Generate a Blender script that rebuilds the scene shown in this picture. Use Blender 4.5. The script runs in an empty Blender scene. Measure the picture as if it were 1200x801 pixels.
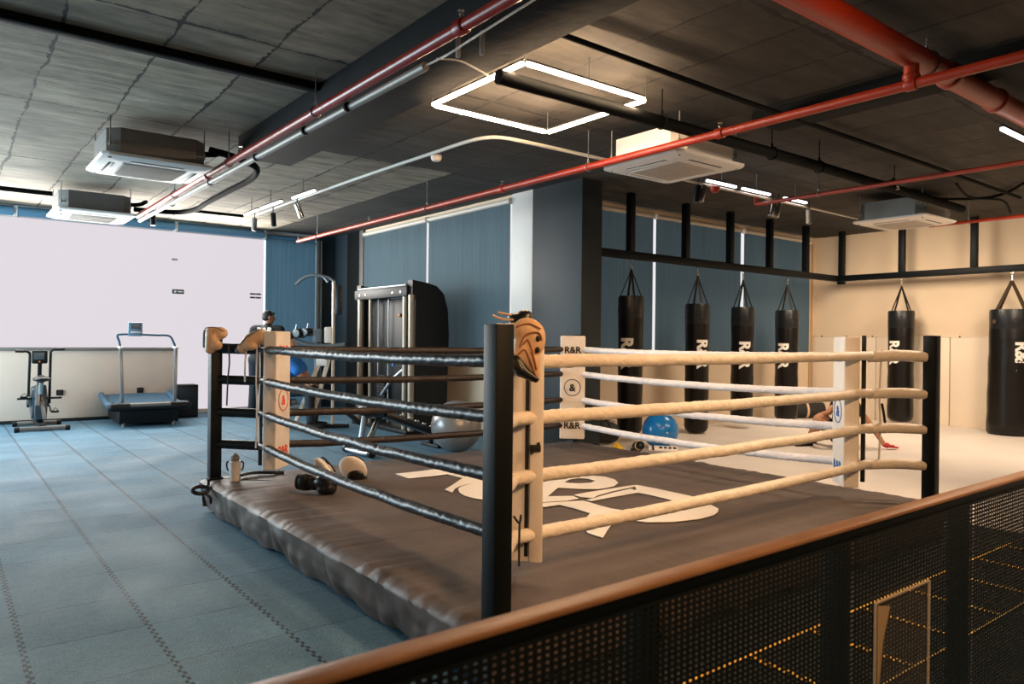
import bpy, bmesh, math, random
from mathutils import Vector, Matrix, noise, Quaternion
random.seed(7)
V = Vector
PI = math.pi
scene = bpy.context.scene
COL = scene.collection

# ------------------------------------------------------------------ helpers
def lin(h):
    h = h.lstrip('#')
    r = []
    for i in (0, 2, 4):
        c = int(h[i:i+2], 16) / 255
        r.append(c / 12.92 if c <= .04045 else ((c + .055) / 1.055) ** 2.4)
    return tuple(r) + (1.0,)

def mat(name, col, rough=.6, metal=0.0, bump=0.0, bscale=60.0, var=0.0, vscale=4.0, spec=.5, emit=None, estr=0.0, stretch=(1, 1, 1), coat=0.0):
    m = bpy.data.materials.new(name)
    m.use_nodes = True
    nt = m.node_tree
    b = nt.nodes['Principled BSDF']
    c = lin(col) if isinstance(col, str) else tuple(col) + ((1.0,) if len(col) == 3 else ())
    b.inputs['Base Color'].default_value = c
    b.inputs['Roughness'].default_value = rough
    b.inputs['Metallic'].default_value = metal
    b.inputs['Specular IOR Level'].default_value = spec
    b.inputs['Coat Weight'].default_value = coat
    if emit:
        b.inputs['Emission Color'].default_value = lin(emit) if isinstance(emit, str) else tuple(emit) + (1.0,)
        b.inputs['Emission Strength'].default_value = estr
    tc = nt.nodes.new('ShaderNodeTexCoord')
    mp = nt.nodes.new('ShaderNodeMapping')
    mp.inputs['Scale'].default_value = stretch
    nt.links.new(tc.outputs['Object'], mp.inputs['Vector'])
    if bump:
        n = nt.nodes.new('ShaderNodeTexNoise')
        n.inputs['Scale'].default_value = bscale
        n.inputs['Detail'].default_value = 4
        nt.links.new(mp.outputs[0], n.inputs['Vector'])
        bp = nt.nodes.new('ShaderNodeBump')
        bp.inputs['Strength'].default_value = bump
        bp.inputs['Distance'].default_value = .01
        nt.links.new(n.outputs['Fac'], bp.inputs['Height'])
        nt.links.new(bp.outputs[0], b.inputs['Normal'])
    if var:
        n = nt.nodes.new('ShaderNodeTexNoise')
        n.inputs['Scale'].default_value = vscale
        n.inputs['Detail'].default_value = 6
        nt.links.new(mp.outputs[0], n.inputs['Vector'])
        hs = nt.nodes.new('ShaderNodeMapRange')
        hs.inputs['From Min'].default_value = .3
        hs.inputs['From Max'].default_value = .7
        hs.inputs['To Min'].default_value = 1 - var
        hs.inputs['To Max'].default_value = 1 + var
        nt.links.new(n.outputs['Fac'], hs.inputs['Value'])
        mx = nt.nodes.new('ShaderNodeVectorMath')
        mx.operation = 'SCALE'
        mx.inputs[0].default_value = c[:3]
        nt.links.new(hs.outputs[0], mx.inputs['Scale'])
        nt.links.new(mx.outputs[0], b.inputs['Base Color'])
    return m

class N:
    """tiny node-graph helper for the patterned surfaces"""
    def __init__(s, m):
        s.nt = m.node_tree
    def new(s, t, **kw):
        n = s.nt.nodes.new(t)
        for k, v in kw.items():
            setattr(n, k, v)
        return n
    def put(s, sock, v):
        if hasattr(v, 'is_linked') or isinstance(v, bpy.types.NodeSocket):
            s.nt.links.new(v, sock)
        else:
            sock.default_value = v
    def math(s, op, a, b=None, c=None):
        n = s.new('ShaderNodeMath', operation=op)
        s.put(n.inputs[0], a)
        if b is not None: s.put(n.inputs[1], b)
        if c is not None: s.put(n.inputs[2], c)
        return n.outputs[0]
    def noise(s, vec, scale, detail=4, rough=.5):
        n = s.new('ShaderNodeTexNoise')
        s.put(n.inputs['Vector'], vec)
        n.inputs['Scale'].default_value = scale
        n.inputs['Detail'].default_value = detail
        n.inputs['Roughness'].default_value = rough
        return n.outputs['Fac']
    def rng(s, v, a, b, c, d):
        n = s.new('ShaderNodeMapRange')
        s.put(n.inputs['Value'], v)
        for k, x in zip(('From Min', 'From Max', 'To Min', 'To Max'), (a, b, c, d)):
            n.inputs[k].default_value = x
        return n.outputs[0]
    def scale(s, col, f):
        n = s.new('ShaderNodeVectorMath', operation='SCALE')
        s.put(n.inputs[0], col)
        s.put(n.inputs['Scale'], f)
        return n.outputs[0]

class MB:
    def __init__(s):
        s.bm = bmesh.new()
    def _add(s, b2, M=None, smooth=None):
        if M is not None:
            bmesh.ops.transform(b2, matrix=M, verts=b2.verts)
        me = bpy.data.meshes.new('t')
        b2.to_mesh(me); b2.free()
        s.bm.from_mesh(me)
        bpy.data.meshes.remove(me)
        return s
    def box(s, c, size, rz=0, bev=0.0, M=None, seg=2):
        b = bmesh.new()
        bmesh.ops.create_cube(b, size=1)
        bmesh.ops.scale(b, vec=V(size), verts=b.verts)
        if bev:
            bmesh.ops.bevel(b, geom=b.edges[:], offset=min(bev, .49 * min(size)), segments=seg, affect='EDGES', profile=.5)
        T = Matrix.Translation(V(c)) @ Matrix.Rotation(rz, 4, 'Z')
        return s._add(b, (M @ T) if M is not None else T)
    def bb(s, x0, x1, y0, y1, z0, z1, bev=0.0):
        return s.box(((x0+x1)/2, (y0+y1)/2, (z0+z1)/2), (abs(x1-x0), abs(y1-y0), abs(z1-z0)), bev=bev)
    def bar(s, p, q, w, h, bev=0.0, up=(0, 0, 1)):
        """rectangular bar from p to q; w = width across, h = height along up"""
        p, q = V(p), V(q)
        d = q - p; L = d.length; d.normalize()
        u = V(up)
        if abs(d.dot(u)) > .98: u = V((0, 1, 0))
        x = u.cross(d).normalized(); z = d.cross(x).normalized()
        M = Matrix((x, d, z)).transposed().to_4x4()
        M.translation = (p + q) / 2
        b = bmesh.new()
        bmesh.ops.create_cube(b, size=1)
        bmesh.ops.scale(b, vec=V((w, L, h)), verts=b.verts)
        if bev: bmesh.ops.bevel(b, geom=b.edges[:], offset=bev, segments=2, affect='EDGES', profile=.5)
        return s._add(b, M)
    def cyl(s, p, q, r, r2=None, n=20, bev=0.0):
        p, q = V(p), V(q)
        d = q - p; L = d.length
        b = bmesh.new()
        bmesh.ops.create_cone(b, cap_ends=True, segments=n, radius1=r, radius2=r if r2 is None else r2, depth=L)
        if bev:
            es = [e for e in b.edges if len(e.link_faces) == 2 and any(len(f.verts) > 4 for f in e.link_faces)]
            bmesh.ops.bevel(b, geom=es, offset=bev, segments=3, affect='EDGES', profile=.5)
        M = d.to_track_quat('Z', 'Y').to_matrix().to_4x4()
        M.translation = (p + q) / 2
        return s._add(b, M)
    def tube(s, pts, r, n=12, closed=False, flat=1.0):
        pts = [V(p) for p in pts]
        m = len(pts)
        rs = r if isinstance(r, (list, tuple)) else [r] * m
        b = bmesh.new(); rings = []; up = None
        for i in range(m):
            a = pts[(i - 1) % m] if (closed or i) else pts[0]
            c = pts[(i + 1) % m] if (closed or i < m - 1) else pts[-1]
            d = (c - a).normalized()
            if up is None:
                up = V((0, 0, 1)) if abs(d.z) < .9 else V((1, 0, 0))
            x = up.cross(d)
            if x.length < 1e-5: x = V((1, 0, 0)).cross(d)
            x.normalize(); z = d.cross(x).normalized(); up = z
            rings.append([b.verts.new(pts[i] + (x * math.cos(2*PI*k/n) + z * flat * math.sin(2*PI*k/n)) * rs[i]) for k in range(n)])
        for i in range(m if closed else m - 1):
            A, B = rings[i], rings[(i + 1) % m]
            for k in range(n):
                b.faces.new((A[k], A[(k+1) % n], B[(k+1) % n], B[k]))
        if not closed:
            b.faces.new(rings[0][::-1]); b.faces.new(rings[-1])
        return s._add(b)
    def lathe(s, prof, c=(0, 0, 0), n=32, M=None):
        b = bmesh.new(); rings = []
        for r, z in prof:
            rings.append([b.verts.new((r*math.cos(2*PI*k/n), r*math.sin(2*PI*k/n), z)) for k in range(n)] if r > 1e-6 else [b.verts.new((0, 0, z))])
        for A, B in zip(rings, rings[1:]):
            for k in range(n):
                k2 = (k+1) % n
                if len(A) == 1 and len(B) == 1: continue
                if len(A) == 1: b.faces.new((A[0], B[k2], B[k]))
                elif len(B) == 1: b.faces.new((A[k], A[k2], B[0]))
                else: b.faces.new((A[k], A[k2], B[k2], B[k]))
        bmesh.ops.recalc_face_normals(b, faces=b.faces)
        T = Matrix.Translation(V(c))
        return s._add(b, T @ M if M is not None else T)
    def ell(s, c, rad, n=24, M=None):
        b = bmesh.new()
        bmesh.ops.create_uvsphere(b, u_segments=n, v_segments=n//2, radius=1)
        bmesh.ops.scale(b, vec=V(rad), verts=b.verts)
        T = Matrix.Translation(V(c))
        return s._add(b, T @ M if M is not None else T)
    def prism(s, poly, h, M=None, holes=()):
        """flat polygon (x, y) with optional holes, extruded by h along z"""
        b = bmesh.new()
        loops = [poly] + list(holes)
        es = []
        for lp in loops:
            vs = [b.verts.new((p[0], p[1], 0)) for p in lp]
            es += [b.edges.new((vs[i], vs[(i+1) % len(vs)])) for i in range(len(vs))]
        if holes:
            bmesh.ops.triangle_fill(b, edges=es, use_beauty=True)
        else:
            b.faces.new(vs)
        if h:
            r = bmesh.ops.extrude_face_region(b, geom=b.faces[:])
            bmesh.ops.translate(b, vec=(0, 0, h), verts=[g for g in r['geom'] if isinstance(g, bmesh.types.BMVert)])
        bmesh.ops.recalc_face_normals(b, faces=b.faces)
        return s._add(b, M)
    def mesh(s, me, M=None):
        b = bmesh.new(); b.from_mesh(me)
        return s._add(b, M)
    def obj(s, name, m, parent=None, world=False, sharp=35, flat=False):
        me = bpy.data.meshes.new(name)
        if world and parent is not None:
            bmesh.ops.translate(s.bm, vec=-parent.location if parent.parent is None else -(parent.location + parent.parent.location), verts=s.bm.verts)
        s.bm.to_mesh(me); s.bm.free()
        if not flat:
            me.shade_smooth()
            me.set_sharp_from_angle(angle=math.radians(sharp))
        o = bpy.data.objects.new(name, me)
        if m is not None: me.materials.append(m)
        COL.objects.link(o)
        if parent is not None: o.parent = parent
        return o

def tag(o, label=None, cat=None, group=None, kind=None):
    if label: o['label'] = label
    if cat: o['category'] = cat
    if group: o['group'] = group
    if kind: o['kind'] = kind
    return o
def thing(name, label, cat, loc=(0, 0, 0), rz=0, group=None):
    o = bpy.data.objects.new(name, None)
    COL.objects.link(o)
    o.empty_display_size = .1
    o.location = loc; o.rotation_euler = (0, 0, rz)
    return tag(o, label, cat, group)
def struct(name, mb, m, parent=None, sharp=35):
    o = mb.obj(name, m, parent, sharp=sharp)
    if parent is None: o['kind'] = 'structure'
    return o
def dup(root, loc, rz=None, label=None):
    r = root.copy(); COL.objects.link(r); r.location = loc
    if rz is not None: r.rotation_euler = (0, 0, rz)
    if label: r['label'] = label
    for ch in list(root.children):
        c = ch.copy(); COL.objects.link(c); c.parent = r
        for g in list(ch.children):
            d = g.copy(); COL.objects.link(d); d.parent = c
    return r
def text_mesh(txt, height, ext=.001, bold=.0, spacing=1.0):
    """lettering centred on the origin, in the XY plane, caps 'height' tall"""
    cu = bpy.data.curves.new('t', 'FONT')
    cu.body = txt; cu.size = height / .72; cu.extrude = ext; cu.offset = bold * height
    cu.align_x = 'CENTER'; cu.space_character = spacing; cu.resolution_u = 4
    o = bpy.data.objects.new('t', cu); COL.objects.link(o)
    dg = bpy.context.evaluated_depsgraph_get()
    me = bpy.data.meshes.new_from_object(o.evaluated_get(dg))
    bpy.data.objects.remove(o); bpy.data.curves.remove(cu)
    b = bmesh.new(); b.from_mesh(me); bpy.data.meshes.remove(me)
    bmesh.ops.translate(b, vec=(0, -height/2, 0), verts=b.verts)
    me = bpy.data.meshes.new('txt'); b.to_mesh(me); b.free()
    return me
def blob(shapes, voxel=.012, smooth=4):
    """one continuous skin grown over tapered limbs and ellipsoids. shapes: ('c', p, q, r1, r2) or ('e', c, (rx,ry,rz), rotation matrix or None)"""
    mb = MB()
    for sh in shapes:
        if sh[0] == 'c':
            _, p, q, r1, r2 = sh
            p, q = V(p), V(q)
            mb.cyl(p, q, r1, r2, n=20)
            mb.ell(p, (r1,)*3, 20); mb.ell(q, (r2,)*3, 20)
        elif sh[0] == 'e':
            mb.ell(sh[1], sh[2], 28, sh[3] if len(sh) > 3 else None)
        elif sh[0] == 'b':
            mb.box(sh[1], sh[2], bev=sh[3], M=sh[4] if len(sh) > 4 else None)
    me = bpy.data.meshes.new('b'); mb.bm.to_mesh(me); mb.bm.free()
    o = bpy.data.objects.new('b', me); COL.objects.link(o)
    md = o.modifiers.new('r', 'REMESH'); md.mode = 'VOXEL'; md.voxel_size = voxel
    sm = o.modifiers.new('s', 'SMOOTH'); sm.iterations = smooth; sm.factor = .5
    dg = bpy.context.evaluated_depsgraph_get()
    r = bpy.data.meshes.new_from_object(o.evaluated_get(dg))
    bpy.data.objects.remove(o); bpy.data.meshes.remove(me)
    return r
def blob_obj(name, shapes, m, parent, voxel=.012, smooth=4):
    me = blob(shapes, voxel, smooth)
    me.materials.clear(); me.materials.append(m); me.name = name
    me.shade_smooth()
    o = bpy.data.objects.new(name, me); COL.objects.link(o); o.parent = parent
    return o
def smoothpts(pts, k=6):
    """Catmull-Rom through pts"""
    pts = [V(p) for p in pts]; out = []
    for i in range(len(pts) - 1):
        p0 = pts[max(i-1, 0)]; p1 = pts[i]; p2 = pts[i+1]; p3 = pts[min(i+2, len(pts)-1)]
        for j in range(k):
            t = j / k
            out.append(.5 * ((2*p1) + (p2-p0)*t + (2*p0-5*p1+4*p2-p3)*t*t + (3*p1-p0-3*p2+p3)*t**3))
    out.append(pts[-1])
    return out

# ------------------------------------------------------------------ materials
M = {}
M['black_steel'] = mat('black_steel', '#060c0f', .5, 0, .05, 60, .1, 8, spec=.22)
M['black_vinyl'] = mat('black_vinyl', '#15171a', .33, 0, .35, 45, .15, 12)
M['rope_black'] = mat('rope_black_vinyl', '#0d1318', .36, 0, .35, 30, .2, 20, spec=.45)
M['rope_black_warm'] = mat('rope_dark_vinyl', '#261a14', .5, 0, .8, 30, .2, 20)  # black rope cover browned to carry the warm light on it
M['cream'] = mat('cream_vinyl', '#e6ddd2', .5, 0, .25, 22, .06, 6)
M['white_rope_warm'] = mat('warm_white_rope_cover', '#e4d9cb', .55, 0, .8, 32, .07, 14)  # white rope cover tinted cream for the warm light on it
M['white_rope'] = mat('white_rope_cover', '#ece9ea', .55, 0, .7, 32, .05, 14)
M['bag'] = mat('bag_leather', '#0d0906', .34, 0, .3, 20, .2, 5, spec=.35)
M['webbing'] = mat('black_webbing', '#15130f', .7, 0, .3, 150)
M['chrome'] = mat('chrome', '#b9b6ae', .22, 1.0)
M['steel_grey'] = mat('steel_grey', '#8e9499', .35, .8, .05, 80)
M['white_print'] = mat('white_print', '#e9e2d8', .6)
M['black_print'] = mat('black_print', '#14110f', .6)
M['orange_print'] = mat('orange_print', '#e0481c', .6)
M['blue_print'] = mat('blue_print', '#1760a8', .6)
M['white_plastic'] = mat('white_plastic', '#e3ddd6', .45, 0, 0, 10, .03, 5)
M['grey_plastic'] = mat('grey_plastic', '#8d8984', .6)
M['grille'] = mat('intake_grille_plastic', '#b3aba1', .6)
M['uprights'] = mat('brushed_upright', '#8f8779', .38, .5, .05, 60)
M['wide_web'] = mat('brown_webbing', '#4a3b2a', .6, 0, .3, 120)
M['galvanised'] = mat('galvanised_sheet', '#84837e', .5, .3, .05, 20, .08, 6)
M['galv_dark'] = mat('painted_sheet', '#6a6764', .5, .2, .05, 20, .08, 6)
M['dark_slot'] = mat('dark_slot', '#15181a', .7)
M['red_pipe'] = mat('red_pipe_paint', '#8c1a0e', .32, 0, .08, 40, .12, 5)
M['orange_pipe'] = mat('orange_red_pipe_paint', '#9a2a0b', .42, 0, .08, 40, .12, 5)
M['black_pipe'] = mat('black_pipe_insulation', '#060909', .75, 0, .2, 40, spec=.1)
M['white_pipe'] = mat('white_pipe', '#d2d2cc', .45)
M['beam'] = mat('dark_beam_paint', '#05090b', .85, 0, .3, 12, .25, 3, spec=.2)
M['navy'] = mat('navy_wall_paint', '#111e24', .6, 0, .08, 80, .08, 2)
M['darkwall'] = mat('dark_wall_paint', '#1a2930', .6, 0, .08, 80, .1, 2)
M['low_wall'] = mat('low_wall_paint', '#e2cdbc', .7, 0, .05, 80, .04, 1.2)
M['white_wall'] = mat('white_wall_paint', '#d9d6d2', .7, 0, .05, 80, .03, 2)
M['beige_wall'] = mat('beige_wall_paint', '#dcc7ac', .75, 0, .06, 60, .05, 1.5)
M['beige_pad'] = mat('beige_wall_padding', '#e6d5bf', .6, 0, .06, 30, .04, 1.5)
M['mat_white'] = mat('pale_training_mat', '#ded2c6', .55, 0, .12, 40, .05, 2)
M['mat_black'] = mat('black_rubber_mat', '#0a0d0e', .8, 0, .3, 120, .2, 20)
M['blind'] = None
M['cassette'] = mat('blind_cassette', '#4d7690', .5)
M['cream_metal'] = mat('cream_metal', '#d8cfc2', .45)
M['sunlit_window'] = mat('sunlit_window', '#000000', .5, emit=(.86, .80, .86), estr=.86)
M['window_glow'] = mat('window_glow', '#000000', .5, emit=(.95, .93, .95), estr=.9)
M['window_dim'] = mat('window_shaded', '#000000', .5, emit=(.5, .78, 1.0), estr=2.4)
M['lamp_warm'] = mat('lamp_warm', '#000000', .5, emit=(1.0, .68, .42), estr=130)
M['lamp_cool'] = mat('lamp_cool', '#000000', .5, emit=(1.0, .93, .94), estr=5)
M['lamp_housing'] = mat('lamp_housing', '#1b1c1c', .5)
M['tan_leather'] = mat('tan_glove_leather', '#d6b08a', .45, 0, .3, 25, .15, 10)
M['white_leather'] = mat('white_mitt_leather', '#f0e8e0', .45, 0, .25, 25, .08, 10)
M['blue_ball'] = mat('blue_ball_vinyl', '#1c78c0', .22, 0, .03, 30)
M['silver_ball'] = mat('silver_ball_vinyl', '#8f8f90', .28, .25, .04, 30)
M['yellow'] = mat('yellow_fabric', '#e0b20e', .6)
M['ladder'] = mat('ladder_yellow', '#f6c34a', .5)
M['skin'] = mat('skin', '#b8805f', .5, 0, .05, 80, .06, 12)
M['skin_tan'] = mat('skin_tan', '#9a6648', .5, 0, .05, 80, .06, 12)
M['hair_dark'] = mat('hair_dark', '#15181b', .6, 0, .5, 120)
M['cloth_black'] = mat('cloth_black', '#14181c', .8, 0, .3, 40, .15, 8)
M['cloth_navy'] = mat('cloth_navy', '#18242f', .8, 0, .3, 40, .15, 8)
M['cloth_blue'] = mat('cloth_blue', '#1b6fc0', .7, 0, .3, 40, .1, 8)
M['cloth_grey'] = mat('cloth_grey', '#4a4d50', .8, 0, .3, 40, .1, 8)
M['red_glove'] = mat('red_glove', '#b3201c', .6)
M['treadmill_blue'] = mat('treadmill_deck', '#32566e', .5, 0, .1, 60)
M['screen'] = mat('console_screen', '#39464c', .3, emit=(.4, .5, .55), estr=.05)
M['orange_dot'] = mat('orange_indicator', '#d07018', .4)
M['glass_holder'] = mat('clear_acrylic', '#c7b9a6', .12)
M['machine_white'] = mat('machine_white_enamel', '#d8ccbc', .4)
M['machine_black'] = mat('machine_black_enamel', '#070b0d', .5, 0, .05, 60, spec=.3)
M['padgrey'] = mat('grey_upholstery', '#5a6064', .6, 0, .2, 40)
M['warm_lit_rail'] = mat('railing_warm_sheen', '#8a6648', .42, 0, .1, 90, .15, 8)  # black rail top coloured brown to carry its warm sheen

def make_blind():
    m = mat('blind_fabric', '#56636a', .85, 0)
    g = N(m); nt = m.node_tree
    b = nt.nodes['Principled BSDF']
    tc = g.new('ShaderNodeTexCoord'); 
    mp = g.new('ShaderNodeMapping'); mp.inputs['Scale'].default_value = (26, 26, .5)
    nt.links.new(tc.outputs['Object'], mp.inputs[0])
    n1 = g.noise(mp.outputs[0], 1.0, 5, .6)
    f = g.rng(n1, .25, .75, .82, 1.16)
    c = g.scale(lin('#52666f')[:3], f)
    nt.links.new(c, b.inputs['Base Color'])
    tr = g.new('ShaderNodeBsdfTranslucent')
    nt.links.new(c, tr.inputs['Color'])
    mx = g.new('ShaderNodeMixShader'); mx.inputs[0].default_value = .35
    out = nt.nodes['Material Output']
    nt.links.new(b.outputs[0], mx.inputs[1]); nt.links.new(tr.outputs[0], mx.inputs[2])
    nt.links.new(mx.outputs[0], out.inputs['Surface'])
    return m
M['blind'] = make_blind()

def make_floor():
    m = mat('blue_grey_rubber_tiles', '#6f8089', .62, 0, spec=.3)
    g = N(m); nt = m.node_tree; b = nt.nodes['Principled BSDF']
    tc = g.new('ShaderNodeTexCoord'); sp = g.new('ShaderNodeSeparateXYZ')
    vec = tc.outputs['Object']
    nt.links.new(vec, sp.inputs[0])
    x, y = sp.outputs['X'], sp.outputs['Y']
    T = .487
    def zig(u):   # toothed joint edge, +-
        w = g.math('PINGPONG', g.math('MULTIPLY', g.math('ADD', u, g.math('MULTIPLY', g.noise(vec, 7, 2), .02)), 1/.06), .5)
        return g.math('MULTIPLY', g.math('SUBTRACT', g.math('GREATER_THAN', w, .25), .5), .013)
    wob = g.math('MULTIPLY', g.math('SUBTRACT', g.noise(vec, 5, 2), .5), .02)
    xs = g.math('ADD', g.math('ADD', g.math('SUBTRACT', x, .295), zig(y)), 0.0)
    ys = g.math('ADD', g.math('ADD', g.math('SUBTRACT', y, 3.24), g.math('MULTIPLY', zig(x), .35)), wob)
    fx = g.math('DIVIDE', xs, T); fy = g.math('DIVIDE', ys, .4845)
    dx = g.math('MULTIPLY', g.math('ABSOLUTE', g.math('SUBTRACT', g.math('FRACT', g.math('ADD', fx, .5)), .5)), T)
    dy = g.math('MULTIPLY', g.math('ABSOLUTE', g.math('SUBTRACT', g.math('FRACT', g.math('ADD', fy, .5)), .5)), T)
    wn = g.noise(vec, 9, 3)
    lx = g.math('LESS_THAN', dx, g.rng(wn, .3, .7, .0045, .0095))
    ly = g.math('LESS_THAN', dy, g.rng(g.noise(vec, 3, 3), .3, .7, .0005, .0042))
    line = g.math('MAXIMUM', lx, ly)
    cell = g.new('ShaderNodeCombineXYZ')
    g.put(cell.inputs[0], g.math('FLOOR', fx)); g.put(cell.inputs[1], g.math('FLOOR', fy))
    wnz = g.new('ShaderNodeTexWhiteNoise'); wnz.noise_dimensions = '2D'
    nt.links.new(cell.outputs[0], wnz.inputs['Vector'])
    tv = g.rng(wnz.outputs['Value'], 0, 1, .88, 1.1)
    speck = g.math('MULTIPLY', g.rng(g.noise(vec, 110, 3, .8), .3, .72, .5, 1.5), g.rng(g.noise(vec, 24, 4, .7), .3, .7, .82, 1.16))
    cloud = g.rng(g.noise(vec, 2.2, 4), .3, .7, .86, 1.12)
    f = g.math('MULTIPLY', g.math('MULTIPLY', tv, speck), cloud)
    f = g.math('MULTIPLY', f, g.rng(line, 0, 1, 1, .12))
    dust = g.new('ShaderNodeTexVoronoi'); dust.inputs['Scale'].default_value = 5.5; nt.links.new(vec, dust.inputs['Vector'])
    f = g.math('ADD', f, g.math('MULTIPLY', g.math('LESS_THAN', dust.outputs['Distance'], .022), 2.2))
    c = g.scale(lin('#53778c')[:3], f)
    nt.links.new(c, b.inputs['Base Color'])
    bp = g.new('ShaderNodeBump'); bp.inputs['Strength'].default_value = .35; bp.inputs['Distance'].default_value = .006
    nt.links.new(f, bp.inputs['Height']); nt.links.new(bp.outputs[0], b.inputs['Normal'])
    nt.links.new(g.rng(g.noise(vec, 1.5, 3), .3, .7, .62, .8), b.inputs['Roughness'])
    return m
M['floor'] = make_floor()

def make_ceiling(name, colour):
    m = mat(name, colour, .85, 0)
    g = N(m); nt = m.node_tree; b = nt.nodes['Principled BSDF']
    tc = g.new('ShaderNodeTexCoord'); sp = g.new('ShaderNodeSeparateXYZ')
    vec = tc.outputs['Object']; nt.links.new(vec, sp.inputs[0])
    x, y = sp.outputs['X'], sp.outputs['Y']
    w = g.math('ADD', g.math('MULTIPLY', g.math('SUBTRACT', g.noise(vec, 14, 5, .75), .5), .05), g.math('MULTIPLY', g.math('SUBTRACT', g.noise(vec, 1.3, 2, .5), .5), .10))
    fx = g.math('DIVIDE', g.math('ADD', g.math('SUBTRACT', x, .6), w), .605)
    fy = g.math('DIVIDE', g.math('ADD', g.math('SUBTRACT', y, 4.95), w), 2.43)
    dx = g.math('MULTIPLY', g.math('ABSOLUTE', g.math('SUBTRACT', g.math('FRACT', g.math('ADD', fx, .5)), .5)), .605)
    dy = g.math('MULTIPLY', g.math('ABSOLUTE', g.math('SUBTRACT', g.math('FRACT', g.math('ADD', fy, .5)), .5)), 2.43)
    th = g.rng(g.noise(vec, 3.5, 5, .75), .36, .68, .0, .023)
    line = g.math('MAXIMUM', g.math('LESS_THAN', dx, th), g.math('LESS_THAN', dy, g.math('MULTIPLY', th, 1.4)))
    cell = g.new('ShaderNodeCombineXYZ')
    g.put(cell.inputs[0], g.math('FLOOR', fx)); g.put(cell.inputs[1], g.math('FLOOR', fy))
    wnz = g.new('ShaderNodeTexWhiteNoise'); wnz.noise_dimensions = '2D'
    nt.links.new(cell.outputs[0], wnz.inputs['Vector'])
    tv = g.rng(wnz.outputs['Value'], 0, 1, .72, 1.15)
    mp = g.new('ShaderNodeMapping'); mp.inputs['Scale'].default_value = (1.2, 5.5, 1)
    nt.links.new(vec, mp.inputs[0])
    streak = g.rng(g.noise(mp.outputs[0], 1.6, 6, .65), .28, .72, .45, 1.35)
    blot = g.rng(g.noise(vec, 1.1, 5, .6), .3, .7, .55, 1.35)
    pits = g.rng(g.noise(vec, 26, 1, .4), .74, .8, 1, .35)
    f = g.math('MULTIPLY', g.math('MULTIPLY', tv, streak), g.math('MULTIPLY', blot, pits))
    f = g.math('MULTIPLY', f, g.rng(line, 0, 1, 1, .1))
    c = g.scale(lin(colour)[:3], f)
    nt.links.new(c, b.inputs['Base Color'])
    bp = g.new('ShaderNodeBump'); bp.inputs['Strength'].default_value = .4; bp.inputs['Distance'].default_value = .01
    nt.links.new(f, bp.inputs['Height']); nt.links.new(bp.outputs[0], b.inputs['Normal'])
    return m
M['ceiling'] = make_ceiling('board_marked_concrete', '#898070')
M['ceiling_shaded'] = make_ceiling('shaded_concrete', '#38352f')  # same concrete with shade put into its colour

def make_canvas():
    m = mat('ring_canvas_cloth', '#5b5048', .6, 0, spec=.4)
    g = N(m); nt = m.node_tree; b = nt.nodes['Principled BSDF']
    tc = g.new('ShaderNodeTexCoord'); sp = g.new('ShaderNodeSeparateXYZ')
    vec = tc.outputs['Object']; nt.links.new(vec, sp.inputs[0])
    y = sp.outputs['Y']   # object origin sits on the ring centre
    s1 = g.math('LESS_THAN', g.math('ABSOLUTE', g.math('SUBTRACT', y, -.42)), .006)
    s2 = g.math('LESS_THAN', g.math('ABSOLUTE', g.math('SUBTRACT', y, 1.33)), .006)
    seam = g.math('MAXIMUM', s1, s2)
    cloud = g.rng(g.noise(vec, 1.6, 5, .6), .3, .7, .8, 1.2)
    fine = g.rng(g.noise(vec, 60, 3, .6), .3, .7, .9, 1.1)
    f = g.math('MULTIPLY', g.math('MULTIPLY', cloud, fine), g.rng(seam, 0, 1, 1, .35))
    nt.links.new(g.scale(lin('#5c514b')[:3], f), b.inputs['Base Color'])
    bp = g.new('ShaderNodeBump'); bp.inputs['Strength'].default_value = .25; bp.inputs['Distance'].default_value = .01
    nt.links.new(g.noise(vec, 12, 5, .6), bp.inputs['Height']); nt.links.new(bp.outputs[0], b.inputs['Normal'])
    nt.links.new(g.rng(g.noise(vec, 3, 3), .3, .7, .46, .64), b.inputs['Roughness'])
    return m
M['canvas'] = make_canvas()

# ------------------------------------------------------------------ camera
f_px, pitch, roll, yaw = 865.157, -.0031135, .0107604, .6617212
F = V((math.sin(yaw)*math.cos(pitch), math.cos(yaw)*math.cos(pitch), math.sin(pitch)))
R0 = V((math.cos(yaw), -math.sin(yaw), 0)); U0 = R0.cross(F)
Rv = R0*math.cos(roll) + U0*math.sin(roll); Uv = -R0*math.sin(roll) + U0*math.cos(roll)
cam = bpy.data.cameras.new('camera'); camo = bpy.data.objects.new('camera', cam); COL.objects.link(camo)
mw = Matrix((Rv, Uv, -F)).transposed().to_4x4(); mw.translation = V((0, 0, 1.34))
camo.matrix_world = mw
cam.sensor_width = 36; cam.lens = f_px * 36 / 1200; cam.clip_start = .05; cam.clip_end = 100
cam.dof.use_dof = True; cam.dof.focus_distance = 5.0; cam.dof.aperture_fstop = 4.0
scene.camera = camo
# ------------------------------------------------------------------ the setting
XL, XR, YF, YB, YN, XI, ZC = -2.8, 13.05, 13.6, 7.5, -4.0, 6.15, 3.31
struct('floor', MB().bb(XL-.2, XR+.2, YN-.2, YF+.2, -.12, 0), M['floor'])
struct('floor_pale_mat', MB().bb(6.05, XR-.02, YN, YB-.02, 0.0, .012), M['mat_white'])
struct('floor_black_mat', MB().bb(1.64, 6.05, .80, 2.30, 0.0, .006), M['mat_black'])
struct('ceiling', MB().bb(XL-.2, XR+.2, YN-.2, YF+.2, ZC, ZC+.15), M['ceiling'])
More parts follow.
